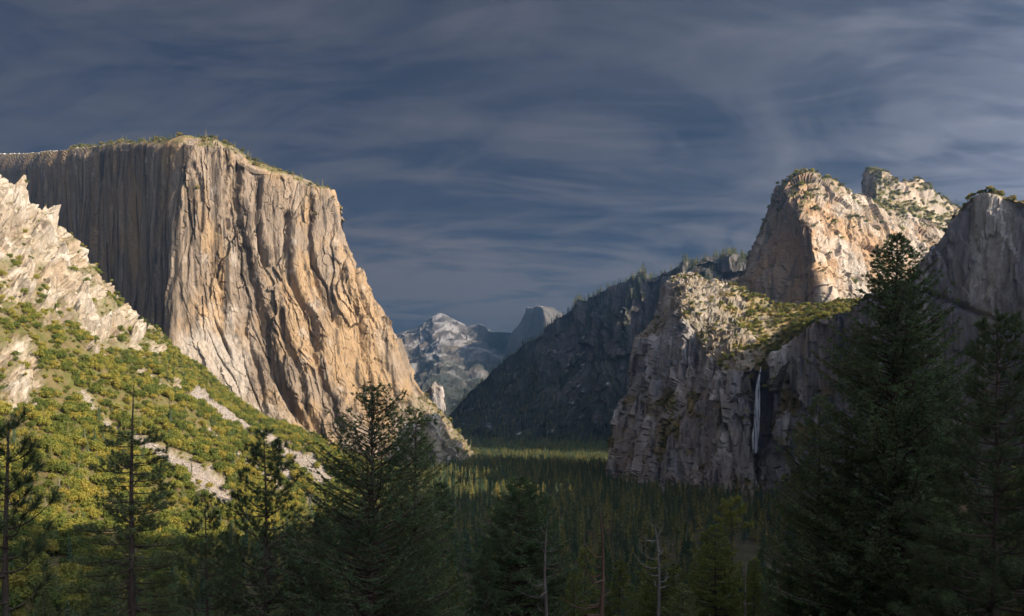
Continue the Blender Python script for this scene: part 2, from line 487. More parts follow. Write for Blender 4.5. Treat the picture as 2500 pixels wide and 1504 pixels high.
CAP_GROOVES = [
    ([(588, 395), (577, 470), (596, 560), (622, 680), (645, 800), (668, 900), (715, 985), (768, 1062)], 7, 26),
    ([(560, 400), (556, 470), (566, 545)], 5, 16),
    ([(640, 430), (632, 520), (645, 580), (650, 640)], 5, 18),
    ([(706, 520), (704, 640), (722, 715), (760, 790), (772, 850)], 6, 24),
    ([(680, 760), (700, 850), (735, 905), (745, 985), (790, 1070)], 6, 20),
    ([(606, 745), (600, 800), (625, 880), (650, 1000)], 5, 12),
    ([(760, 860), (800, 960), (836, 1050)], 6, 16),
    ([(470, 400), (490, 470), (486, 560)], 5, 10),
    ([(520, 380), (535, 520), (528, 640), (545, 760)], 5, 9),
    ([(760, 480), (752, 600), (770, 700), (820, 800)], 6, 12),
    ([(842, 700), (880, 800), (900, 900), (950, 1000)], 7, 14),
]
def build_cap():
    P = refine(build_net(CAP, [(500, 10), (900, -500), (1100, -1100)], (-0.15, 1.0), None, True), 2.05)
    n, s = outward(P)
    px, py = proj(P)
    X, Y, Z = P[..., 0], P[..., 1], P[..., 2]
    lit = sstep(425, 475, px)
    top = sstep(0.55, 0.85, n[..., 2])
    d = 30*fbm(X/230, Y/230, Z/620, 3)
    warp = 16*fbm(px/130, py/210, 1.7, 3)
    sl = px - 0.36*np.clip(py - 640, 0, 400) + 0.10*np.clip(640 - py, 0, 300) + warp
    s1 = sl/58 + 0.9*perlin(px/210, py/300, 4.2)
    a1 = sstep(-0.25, 0.5, perlin(px/120, py/110, 9.9))
    calm = 0.2 + 0.8*sstep(-0.25, 0.35, fbm(px/95, py/150, 5.5, 3))
    calm = calm*(1 - 0.75*(1 - sstep(560, 650, px - 0.12*(py - 800)))*sstep(720, 840, py))
    d = d + lit*6*a1*calm*(1 - saw(s1))**1.3
    s2 = (sl + 9*fbm(px/30, py/70, 7.7, 3))/19
    a2 = sstep(-0.1, 0.6, perlin(px/60, py/55, 2.9))
    d = d + (0.2 + 0.8*lit)*2.5*a2*calm*(1 - saw(s2))
    d = d + calm*(0.25 + 0.75*lit)*2.5*(ridged(X/52 + 0.4*perlin(X/60, Y/60, Z/90), Y/52, Z/420, 4) - 1.0)
    d = d + 2.2*fbm(X/18, Y/18, Z/55, 4)
    wx = 0.5*fbm(X/70, Y/70, Z/130, 3)
    hx_ = X - 0.30*np.clip(560 - Z, 0, 600) - 0.1*Y          # the joints lean to the right low down
    for size, tall, amp in ((110, 520, 19), (44, 210, 11), (19, 80, 6.0), (9, 30, 2.8)):
        d = d + (0.4 + 0.6*calm)*(0.16 + 0.84*lit)*amp*facets(hx_/size + 0.35*wx, Y/size, Z/tall + 0.25*wx)
    # broken ledges along the rim and the toe
    lower = sstep(900, 1010, px)*sstep(940, 1010, py)
    g1, g2, gid = worley(X/20, Y/20, Z/26)
    d = d + lower*14*(gid - 0.5)
    for pts, w, depth in CAP_GROOVES:
        dist, side, al = poly_dist(px + 5*fbm(px/25, py/40, 3.1, 3), py, pts)
        d = d - 1.5*depth*np.exp(-(dist/(1.35*w))**2)
    rc = np.random.default_rng(21)
    wx = px + 2.5*fbm(px/22, py/60, 1.3, 3)
    for k in range(30):
        x0, y0, ln = 450 + 520*rc.random(), 370 + 560*rc.random(), 60 + 170*rc.random()
        pts = [(x0, y0)]
        for q in range(3):
            xa, ya = pts[-1]; sl_ = 0.34 if ya > 640 else 0.02
            pts.append((xa + (sl_ + 0.16*rc.normal())*ln/3, ya + ln/3))
        m = (np.abs(px - x0) < 190) & (py > y0 - 30) & (py < y0 + ln + 30)
        if not m.any(): continue
        dist, side, al = poly_dist(wx[m], py[m], pts)
        ww = 1.6 + 2.4*rc.random()
        # the rock left of a crack stands proud of the rock right of it, or the other way round
        d[m] += (6 + 14*rc.random())*(-np.exp(-(dist/ww)**2) + 0.5*side*np.exp(-dist/8)*(1 if k % 3 else -1))*np.sin(np.pi*np.clip(al, 0.03, 0.97))
    d = d*(1 - 0.75*top)
    d *= (0.12 + 0.88*sstep(-30, 150, px))
    d[-7:] *= np.linspace(0.7, 0.1, 7)[:, None]
    d = d + top*4*fbm(X/60, Y/60, Z/60, 4)
    P = P + n*d[..., None]
    n2 = grid_normals(P)*s
    px, py = proj(P)
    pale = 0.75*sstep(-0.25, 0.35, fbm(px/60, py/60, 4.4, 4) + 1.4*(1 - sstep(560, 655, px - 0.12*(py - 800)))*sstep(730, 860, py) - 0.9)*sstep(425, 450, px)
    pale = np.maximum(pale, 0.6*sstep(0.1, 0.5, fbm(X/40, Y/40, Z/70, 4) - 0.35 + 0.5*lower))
    veg = sstep(0.5, 0.8, n2[..., 2])*sstep(-0.5, 0.2, fbm(X/50, Y/50, 0, 4))
    veg = np.maximum(veg*(1 - sstep(520, 700, py)), 0.75*lower*sstep(0.35, 0.6, n2[..., 2]))
    snow = sstep(0.80, 0.95, n2[..., 2])*(1 - sstep(120, 330, px))*sstep(0.05, 0.3, fbm(X/70, Y/40, 0, 4))
    z0 = np.zeros_like(px)
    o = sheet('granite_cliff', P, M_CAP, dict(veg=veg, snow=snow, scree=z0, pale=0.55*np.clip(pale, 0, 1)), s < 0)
    o['label'] = 'huge tan granite cliff with a dark left face and sunlit fluted right face'
    return P, n2, veg
CAP_P, CAP_N, CAP_VEG = build_cap()

# rock pillar behind the foot of the great cliff
def build_pillar():
    cols = [column([1012, 1018, 1028, 1036, 1040], [1060, 1010, 975, 962, 958], [3300]*5),
            column([1036, 1040, 1046, 1050, 1052], [1060, 1010, 975, 962, 952], [3080, 3090, 3100, 3105, 3120]),
            column([1066, 1064, 1060, 1062, 1064], [1070, 1020, 975, 948, 936], [3030, 3040, 3050, 3055, 3080]),
            column([1086, 1083, 1080, 1078, 1074], [1080, 1030, 985, 955, 940], [3060, 3065, 3070, 3075, 3090]),
            column([1094, 1088, 1083, 1080, 1075], [1080, 1030, 985, 955, 942], [3250]*5)]
    P = refine(build_net(cols, [(60, -10), (90, -200)], (-0.3, 1)), 1.2)
    n, s = outward(P)
    X, Y, Z = P[..., 0], P[..., 1], P[..., 2]
    d = 9*fbm(X/25, Y/25, Z/70, 5) + 12*(worley(X/16, Y/16, Z/45)[2] - 0.5)
    P = P + n*d[..., None]
    z0 = np.zeros(d.shape)
    o = sheet('rock_pillar', P, M_VEIL, dict(veg=z0, snow=z0, scree=z0, pale=z0), s < 0)
    o['label'] = 'grey rock pillar behind the foot of the tan cliff'
build_pillar()

# ------------------------------------------------------------------ the sunlit hillside on the left
SCREE = [([(478, 962), (570, 1026), (692, 1100), (790, 1165)], 15, 24), ([(395, 1112), (450, 1140), (505, 1180), (545, 1215)], 18, 40),
         ([(205, 955), (245, 995), (290, 1030), (360, 1085), (400, 1120)], 9, 13), ([(500, 1068), (560, 1105), (620, 1145), (700, 1200)], 8, 12),
         ([(340, 905), (380, 945), (415, 975)], 6, 7), ([(690, 1140), (740, 1190), (770, 1240)], 8, 14)]
def build_hill():
    ys = [300, 600, 850, 1050, 1200, 1350, 1500, 1600, 1700, 1780, 1830, 1920, 2050, 2200, 2350, 2450, 2600]
    toe = [-330, -330, -330, -320, -310, -300, -290, -290, -290, -290, -290, -290, -300, -310, -320, -330, -340]
    crest = [(-1100, 560), (-1080, 600), (-1060, 650), (-1050, 690), (-1040, 690), (-1000, 665), (-940, 606), (-936, 570), (-934, 530), (-950, 452),
             (-965, 445), (-915, 396), (-904, 372), (-900, 294), (-742, 175), (-552, 90), (-480, 40)]
    net = []
    for y, tx, (cx, cz) in zip(ys, toe, crest):
        rows = [np.array([tx + 60, y, -25.0])]
        for t in (0.0, 0.15, 0.3, 0.45, 0.6, 0.75, 0.88, 1.0):
            z = cz*(0.40*t + 0.60*t**1.9)
            rows.append(np.array([tx + (cx - tx)*t, y + 0.0*t, z]))
        rows.append(np.array([cx - 60, y + 60, cz - 70]))
        rows.append(np.array([cx - 260, y + 160, cz - 330]))
        net.append(rows)
    P = refine(np.array(net), 3.0)
    n, s = outward(P)
    px, py = proj(P)
    X, Y, Z = P[..., 0], P[..., 1], P[..., 2]
    d = 26*fbm(X/230, Y/230, Z/230, 3)*sstep(0, 60, Z) + 7*fbm(X/60, Y/60, Z/60, 4)
    wob = 40*fbm(X/130, Y/130, Z/130, 4)
    rock = sstep(-40, 40, (775 + 0.22*px) - py + 1.6*wob)*(1 - sstep(330, 420, px))
    for cx, cy, rx, ry in ((40, 900, 60, 70), (20, 1000, 40, 30), (235, 862, 40, 16), (285, 800, 28, 16), (130, 800, 45, 18), (427, 945, 14, 26), (350, 800, 20, 12), (90, 940, 30, 40), (385, 855, 16, 14)):
        q = ((px - cx)/rx)**2 + ((py - cy)/ry)**2
        rock = np.maximum(rock, sstep(1.25, 0.6, q + 0.35*fbm(px/22, py/22, 6, 3)))
    gap = sstep(0.05, 0.35, fbm(px/70 + 3, py/34, 2.2, 4))*sstep(520, 640, py)      # shrubs on ledges within the rock
    rock = np.clip(rock - 0.75*gap*sstep(560, 680, py), 0, 1)
    f1, f2, cid = worley(X/30 + 0.5*fbm(X/40, Y/40, Z/40, 3), Y/30, Z/95)
    h1, h2, hid = worley(X/12 + 0.4*fbm(X/15, Y/15, Z/15, 2), Y/12, Z/30)
    d = d + rock*(20*facets(X/42, Y/42, Z/80) + 12*facets(X/18, Y/18, Z/30) + 6*facets(X/8, Y/8, Z/12) + 16*(ridged(X/70, Y/70, Z/120, 4) - 1.3) - 8)
    # pinnacles and ribs that stand up out of the crag
    rise = np.zeros_like(px)
    for cx, cy, rx, ry, amp in ((52, 470, 15, 50, 34), (20, 520, 16, 60, 26), (108, 560, 13, 45, 34), (78, 640, 22, 40, 26), (150, 660, 13, 60, 32), (205, 740, 15, 36, 30),
                                (258, 800, 20, 24, 26), (335, 815, 15, 22, 26), (120, 740, 24, 24, 20), (40, 720, 20, 40, 22), (232, 868, 26, 16, 18), (60, 930, 30, 40, 20)):
        q = ((px - cx + 5*fbm(px/12, py/20, cx, 2))/rx)**2 + ((py - cy)/ry)**2
        lift = sstep(1.3, 0.35, q + 0.5*facets(px/9, py/20, np.full_like(px, cx)))
        rise = np.maximum(rise, amp*lift*(0.8 + 0.6*facets(X/14, Y/14, Z/40))); rock = np.maximum(rock, 0.95*sstep(1.5, 0.8, q))
    scree = np.zeros_like(px)
    for pts, w0, w1 in SCREE:
        dist, side, al = poly_dist(px, py, pts)
        w = w0 + (w1 - w0)*al
        scree = np.maximum(scree, sstep(1.25, 0.55, dist/w + 0.7*fbm(px/14, py/14, 9, 4)))
    k1, k2, kid = worley(X/4.5, Y/4.5, Z/4.5)
    d = d + scree*(2.2*(kid - 0.3) - 3)
    P = P + n*d[..., None]
    P[..., 2] += 0.75*rise; P[..., 0] += 0.25*rise
    n2 = grid_normals(P)*s
    px, py = proj(P)
    veg = (1 - rock)*(1 - scree)
    veg = np.maximum(veg, rock*sstep(0.72, 0.9, n2[..., 2])*0.9)
    z0 = np.zeros_like(px)
    pale = rock*sstep(0.0, 0.5, fbm(X/60, Y/60, Z/60, 4) + 0.2*(1 - sstep(60, 220, px)))*0.6
    o = sheet('hillside', P, M_HILL, dict(veg=veg, snow=z0, scree=scree, pale=pale), s < 0)
    o['label'] = 'sunlit hillside with pale crags, scree and oak scrub below the cliff'
    return P, n2, veg, rock, scree
HILL_P, HILL_N, HILL_VEG, HILL_ROCK, HILL_SCREE = build_hill()

# ------------------------------------------------------------------ the waterfall cliff: left buttress, alcove, right wall and tower
def build_veil():
    cols = [
        column([1545, 1565, 1585, 1600, 1640, 1668, 1684], [1130, 1015, 890, 815, 765, 690, 676], [2560, 2590, 2620, 2640, 2660, 2680, 2720]),
        column([1490, 1514, 1542, 1553, 1596, 1640, 1664], [1150, 1030, 912, 830, 778, 684, 668], [2480, 2510, 2540, 2560, 2580, 2600, 2660]),
        column([1590, 1600, 1618, 1632, 1655, 1668, 1706], [1160, 1040, 940, 850, 770, 735, 672], [2255, 2280, 2310, 2335, 2360, 2390, 2560]),
        column([1682, 1690, 1700, 1712, 1722, 1742, 1790], [1170, 1070, 985, 915, 862, 790, 697], [2100, 2125, 2145, 2165, 2185, 2260, 2480]),
        column([1758, 1762, 1766, 1770, 1776, 1808, 1850], [1165, 1085, 1010, 950, 912, 830, 725], [2010, 2022, 2034, 2042, 2050, 2160, 2420]),
        column([1826, 1828, 1830, 1831, 1834, 1856, 1905], [1150, 1075, 1005, 945, 906, 850, 752], [1985, 1992, 2000, 2004, 2008, 2120, 2370]),
        column([1850, 1851, 1852, 1853, 1855, 1880, 1950], [1150, 1075, 1005, 945, 899, 850, 752], [2035, 2036, 2037, 2038, 2038, 2140, 2350]),
        column([1886, 1885, 1884, 1882, 1880, 1912, 1995], [1150, 1075, 1005, 945, 893, 840, 750], [1985, 1985, 1985, 1985, 1985, 2100, 2330]),
        column([1935, 1933, 1931, 1930, 1930, 1960, 2045], [1155, 1075, 1000, 920, 839, 800, 745], [1925, 1928, 1930, 1932, 1935, 2020, 2310]),
        column([1985, 1985, 1985, 1985, 1985, 2020, 2095], [1165, 1080, 990, 890, 797, 782, 740], [1875, 1878, 1880, 1882, 1885, 1960, 2280]),
        column([2071, 2071, 2071, 2071, 2071, 2110, 2160], [1180, 1090, 990, 870, 763, 790, 850], [1785, 1790, 1795, 1800, 1805, 1880, 2200]),
        column([2160, 2160, 2160, 2160, 2160, 2200, 2260], [1200, 1100, 980, 840, 715, 770, 870], [1690, 1697, 1704, 1712, 1720, 1790, 2050]),
        column([2250, 2250, 2250, 2250, 2250, 2290, 2340], [1220, 1110, 970, 800, 654, 720, 860], [1610, 1618, 1626, 1634, 1644, 1710, 1900]),
        column([2330, 2330, 2330, 2330, 2330, 2360, 2400], [1230, 1110, 940, 740, 543, 600, 800], [1545, 1556, 1567, 1578, 1590, 1650, 1800]),
        column([2402, 2402, 2402, 2402, 2402, 2430, 2470], [1240, 1110, 920, 700, 476, 500, 620], [1490, 1505, 1520, 1532, 1545, 1600, 1740]),
        column([2500, 2500, 2500, 2500, 2500, 2520, 2560], [1250, 1110, 930, 720, 501, 530, 640], [1430, 1440, 1455, 1470, 1485, 1540, 1660]),
        column([2640, 2640, 2640, 2640, 2640, 2650, 2680], [1260, 1120, 960, 780, 600, 620, 690], [1350, 1360, 1375, 1390, 1405, 1460, 1580]),
        column([2850, 2850, 2850, 2850, 2850, 2850, 2850], [1290, 1140, 1000, 850, 720, 720, 740], [1230, 1240, 1255, 1270, 1285, 1340, 1460]),
    ]
    cols = [[(a, b, c*0.8) for a, b, c in col] for col in cols]
    P = refine(build_net(cols, [(45, -110), (150, -420)], (0.3, 1.0), None, True), 3.0)
    n, s = outward(P)
    px, py = proj(P)
    X, Y, Z = P[..., 0], P[..., 1], P[..., 2]
    rimy = np.interp(px, [1490, 1640, 1655, 1722, 1776, 1834, 1855, 1880, 1930, 1985, 2071, 2160, 2250, 2330, 2402, 2500, 2850], [700, 684, 770, 862, 912, 906, 899, 893, 839, 797, 763, 715, 654, 543, 476, 501, 720])
    slope = sstep(0.35, 0.6, n[..., 2])
    face = 1 - slope
    tower = sstep(2180, 2300, px)
    d = 11*fbm(X/170, Y/170, Z/260, 3)
    d = d + face*(1 - 0.5*tower)*(5*(ridged(X/60, Y/60, Z/330, 4) - 1.0) + 20*facets(X/60, Y/60, Z/200) + 10*facets(X/26, Y/26, Z/85) + 5*facets(X/12, Y/12, Z/34))
    f1, f2, cid = worley(X/24, Y/24, Z/70)
    h1, h2, hid = worley(X/12, Y/12, Z/18)
    d = d + slope*(7*fbm(X/40, Y/40, Z/40, 4) + (6*facets(X/26, Y/26, Z/26) + 3*facets(X/11, Y/11, Z/11))*(1 - sstep(1760, 1900, px)))
    d = d + 2.2*fbm(X/14, Y/14, Z/35, 4)
    # an overhang band on the tower and the slanting ledge beneath it
    dist, side, al = poly_dist(px, py, [(2270, 715), (2330, 740), (2400, 770), (2500, 800)])
    d = d - 10*np.exp(-(dist/7)**2)
    # black notch beside the fall
    dist, side, al = poly_dist(px, py, [(1862, 905), (1866, 1000), (1880, 1080), (1905, 1110)])
    d = d - 22*np.exp(-(dist/15)**2)
    dist, side, al = poly_dist(px, py, [(1768, 920), (1770, 1000), (1775, 1100)])
    d = d - 16*np.exp(-(dist/6)**2)
    P = P + n*d[..., None]
    n2 = grid_normals(P)*s
    qx, qy = proj(P)
    X, Y, Z = P[..., 0], P[..., 1], P[..., 2]
    above = sstep(-4, 8, rimy - py + 6)
    bare = sstep(-0.1, 0.3, fbm(X/45, Y/45, Z/45, 4) + 0.7*(1 - sstep(1730, 1840, px - 0.35*(py - 760))))
    veg = slope*(1 - 0.55*bare*(1 - sstep(1840, 1930, px)))
    brush = slope*(1 - 0.95*bare*(1 - sstep(1840, 1930, px)))
    # dark scrub on the ledges of the shaded wall
    scrub = face*sstep(0.30, 0.55, fbm(X/55, Y/55, Z/45, 4) + 0.45*np.exp(-((px - 1650)/70)**2 - ((py - 1020)/90)**2) + 0.35*np.exp(-((px - 1930)/60)**2 - ((py - 1080)/50)**2))*sstep(900, 980, py)
    veg = np.maximum(veg, 0.9*scrub)
    z0 = np.zeros_like(px)
    pale = 0.7*sstep(0.25, 0.6, fbm(X/45, Y/45, Z/300, 4) + 0.25*tower)
    scr = sstep(1.0, 0.4, ((px - 1850)/70)**2 + ((py - 1135)/28)**2 + 0.3*fbm(px/20, py/20, 5, 3))
    dist, side, al = poly_dist(px + 6*fbm(px/20, py/60, 8, 3), py, [(1858, 915), (1856, 990), (1856, 1060), (1860, 1110)])
    wet = 0.8*sstep(1.1, 0.2, dist/(17 + 16*al) + 0.35*fbm(px/8, py/30, 3, 3))
    o = sheet('waterfall_cliff', P, M_VEIL, dict(wet=wet, veg=np.clip(veg, 0, 1), snow=z0, scree=scr*0.6, pale=pale*face), s < 0)
    o['label'] = 'shaded grey granite wall with the waterfall notch and sunlit shoulder'
    return P, n2, brush, scrub, slope
VEIL_P, VEIL_N, VEIL_VEG, VEIL_SCRUB, VEIL_SLOPE = build_veil()

# ------------------------------------------------------------------ the two rock towers behind
def build_towers():
    cols = [
        column([1890, 1900, 1910, 1920, 1935, 1945], [770, 640, 560, 505, 450, 440], [3200]*6),
        column([1798, 1826, 1850, 1878, 1894, 1918], [790, 665, 590, 525, 478, 446], [2760, 2775, 2790, 2800, 2815, 2840]),
        column([1870, 1882, 1894, 1904, 1912, 1940], [820, 680, 590, 530, 485, 435], [2600, 2620, 2645, 2665, 2690, 2760]),
        column([1960, 1955, 1945, 1935, 1925, 1962], [820, 700, 610, 540, 490, 430], [2470, 2500, 2530, 2560, 2600, 2720]),
        column([2045, 2012, 1990, 1975, 1956, 1990], [820, 715, 640, 570, 512, 434], [2380, 2420, 2450, 2480, 2530, 2680]),
        column([2110, 2080, 2060, 2038, 2015, 2020], [820, 720, 640, 565, 500, 441], [2420, 2460, 2500, 2530, 2570, 2680]),
        column([2190, 2165, 2135, 2105, 2078, 2066], [820, 720, 645, 575, 515, 465], [2480, 2520, 2560, 2600, 2640, 2720]),
        column([2300, 2260, 2215, 2170, 2130, 2112], [820, 720, 655, 595, 530, 479], [2560, 2600, 2640, 2680, 2730, 2800]),
        column([2430, 2380, 2310, 2240, 2185, 2150], [820, 725, 665, 620, 560, 505], [2640, 2680, 2720, 2770, 2830, 2900]),
        column([2600, 2560, 2500, 2420, 2330, 2260], [820, 730, 680, 640, 590, 545], [2760, 2800, 2850, 2900, 2960, 3020]),
    ]
    P = refine(build_net(cols, [(150, -20), (420, -350)], (0.35, 1)), 2.2)
    n, s = outward(P)
    px, py = proj(P)
    X, Y, Z = P[..., 0], P[..., 1], P[..., 2]
    d = 24*fbm(X/190, Y/190, Z/240, 3) + 7*(ridged(X/90, Y/90, Z/160, 4) - 1.1) + 16*facets(X/100, Y/100, Z/150) + 8*facets(X/42, Y/42, Z/66) + 4.5*facets(X/17, Y/17, Z/27)
    f1, f2, cid = worley(X/44, Y/44, Z/60)
    h1, h2, hid = worley(X/17, Y/17, Z/26)
    d = d + 1.5*fbm(X/15, Y/15, Z/20, 4)
    dist, side, al = poly_dist(px, py, [(1975, 455), (1995, 500), (1988, 560), (2000, 640)])
    d = d - 14*np.exp(-(dist/14)**2)*(al < 0.45)
    P = P + n*d[..., None]
    n2 = grid_normals(P)*s
    px, py = proj(P)
    X, Y, Z = P[..., 0], P[..., 1], P[..., 2]
    veg = sstep(0.45, 0.75, n2[..., 2])*sstep(-0.3, 0.2, fbm(X/50, Y/50, Z/50, 4) + 0.3*(1 - sstep(450, 530, py)))*(1 - 0.75*sstep(520, 600, py))
    z0 = np.zeros_like(px)
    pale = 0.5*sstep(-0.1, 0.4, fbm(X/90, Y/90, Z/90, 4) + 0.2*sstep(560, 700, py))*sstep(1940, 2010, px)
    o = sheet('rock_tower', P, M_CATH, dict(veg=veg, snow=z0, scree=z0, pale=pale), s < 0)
    o['label'] = 'broad rock tower with a shaded left face and sunlit slabs on the right'
    A = (P, n2, veg)
    cols = [
        column([2180]*6, [700, 600, 540, 490, 450, 430], [3700]*6),
        column([2108, 2112, 2113, 2113, 2112, 2117], [700, 620, 560, 500, 458, 420], [3150, 3200, 3250, 3280, 3300, 3330]),
        column([2160, 2155, 2148, 2142, 2140, 2150], [720, 630, 560, 510, 470, 423], [2960, 3020, 3080, 3140, 3200, 3300]),
        column([2215, 2210, 2205, 2200, 2196, 2193], [720, 635, 570, 520, 482, 445], [2960, 3020, 3090, 3150, 3200, 3280]),
        column([2262, 2258, 2252, 2246, 2240, 2232], [720, 640, 580, 530, 490, 442], [2980, 3040, 3110, 3170, 3220, 3300]),
        column([2330, 2322, 2315, 2308, 2302, 2296], [720, 650, 600, 560, 525, 487], [3020, 3080, 3140, 3200, 3250, 3320]),
        column([2400, 2390, 2380, 2370, 2360, 2346], [720, 660, 615, 580, 548, 512], [3080, 3140, 3200, 3250, 3300, 3360]),
        column([2560, 2550, 2540, 2520, 2500, 2480], [720, 680, 650, 630, 600, 575], [3180, 3240, 3300, 3350, 3400, 3460]),
    ]
    P = refine(build_net(cols, [(150, -40), (420, -400)], (0.35, 1)), 1.9)
    n, s = outward(P)
    px, py = proj(P)
    X, Y, Z = P[..., 0], P[..., 1], P[..., 2]
    crag = 1 - sstep(20, 45, py - np.interp(px, [2110, 2195, 2232, 2296, 2346], [440, 440, 440, 478, 500]))
    f1, f2, cid = worley(X/30, Y/30, Z/50)
    d = 22*fbm(X/200, Y/200, Z/200, 4) + (3 + 12*crag)*(cid - 0.5) + 4*fbm(X/25, Y/25, Z/25, 4)
    P = P + n*d[..., None]
    n2 = grid_normals(P)*s
    veg = sstep(0.25, 0.5, n2[..., 2])*sstep(-0.35, 0.1, fbm(X/70, Y/70, Z/70, 4) + 0.2)*(1 - sstep(2330, 2420, px)*0)
    veg = veg*(1 - 0.85*sstep(0, 25, py - np.interp(px, [2110, 2200, 2290, 2400], [560, 575, 610, 640])))
    z0 = np.zeros_like(px)
    o = sheet('rock_ridge', P, M_CATH, dict(veg=veg, snow=z0, scree=z0, pale=z0 + 0.3), s < 0)
    o['label'] = 'green brushy rock ridge with a crag top behind the rock tower'
    return A, (P, n2, veg)
(TOW_P, TOW_N, TOW_VEG), (RID_P, RID_N, RID_VEG) = build_towers()

# ------------------------------------------------------------------ the long dark valley wall in the middle
def build_wall():
    crest = [(1040, 1075, 6100), (1090, 1024, 5800), (1159, 946, 5600), (1207, 903, 5450), (1252, 866, 5300), (1345, 794, 5050), (1405, 750, 4900), (1450, 726, 4800), (1506, 698, 4700),
             (1555, 681, 4600), (1607, 668, 4520), (1648, 655, 4460), (1690, 642, 4400), (1716, 628, 4370), (1743, 619, 4360), (1772, 622, 4350), (1810, 645, 4330), (1900, 640, 4300), (2050, 600, 4250), (2300, 560, 4200), (2700, 560, 4100)]
    net = []
    for k, (px, py, Y) in enumerate(crest):
        c = at(px, py, Y)
        h = c[2]
        rows = []
        dirv = np.array([-0.72, -0.69])
        lean = float(np.interp(px, [1040, 1250, 1420, 1600, 2700], [0.95, 0.95, 0.62, 0.6, 0.6]))
        for t in (-0.05, 0.15, 0.32, 0.5, 0.68, 0.84, 0.94, 1.0):
            zz = h*t
            out = lean*h*((1 - t)*0.55 + 0.75*max(0, 0.38 - t) + 0.35*max(0, t - 0.84))
            q = np.array([c[0] + dirv[0]*out, c[1] + dirv[1]*out, zz])
            rows.append(q)
        net.append(rows + [c + np.array([200, 220, -40]), c + np.array([600, 650, -300])])
    P = refine(np.array(net), 3.0)
    n, s = outward(P)
    px, py = proj(P)
    X, Y, Z = P[..., 0], P[..., 1], P[..., 2]
    rock = sstep(1260, 1400, px)*sstep(1010, 930, py + 0.16*(px - 1500))
    d = 45*fbm(X/600, Y/600, Z/800, 3) + 14*fbm(X/120, Y/120, Z/160, 4)
    d = d*sstep(0.0, 0.1, Z/400)
    d = d + rock*(26*(ridged(X/230, Y/230, Z/900, 4) - 1.1) + 38*facets(X/190, Y/190, Z/500) + 24*facets(X/80, Y/80, Z/220)) + 12*facets(X/60, Y/60, Z/90)
    for cx, y0, y1, w, a in ((1470, 745, 815, 9, 50), (1530, 762, 800, 6, 34), (1446, 750, 850, 7, 26), (1574, 712, 745, 6, 30)):
        d = d + a*(0.75 + 0.8*fbm(px/9, py/22, cx, 3))*np.exp(-((px - cx - 0.06*(py - y0) + 3*fbm(px/30, py/18, cx, 2))/w)**2)*sstep(y0 - 16, y0 + 6, py)*(1 - 0.9*sstep(y1, y1 + 70, py))
    P = P + n*d[..., None]
    n2 = grid_normals(P)*s
    px, py = proj(P)
    X, Y, Z = P[..., 0], P[..., 1], P[..., 2]
    veg = np.maximum(sstep(0.5, 0.7, n2[..., 2] + 0.12*fbm(X/110, Y/110, Z/110, 4)), 1 - rock*sstep(-0.3, 0.1, fbm(X/110, Y/110, Z/200, 4) + 0.1))
    veg = veg*(1 - 0.55*sstep(0.2, 0.5, fbm(X/70 + 8, Y/70, Z/120, 4)))
    snow = 0.5*sstep(0.62, 0.8, fbm(X/30, Y/45, Z/60, 4) + 0.25*np.exp(-((px - 1385)/60)**2 - ((py - 850)/60)**2) + 0.3*np.exp(-((px - 1600)/50)**2 - ((py - 690)/20)**2))*sstep(0.3, 0.6, n2[..., 2])
    z0 = np.zeros_like(px)
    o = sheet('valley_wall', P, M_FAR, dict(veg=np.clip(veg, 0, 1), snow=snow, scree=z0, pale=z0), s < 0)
    o['label'] = 'long dark wooded valley wall with rock pillars, in blue shade'
    return P, n2, veg
WALL_P, WALL_N, WALL_VEG = build_wall()

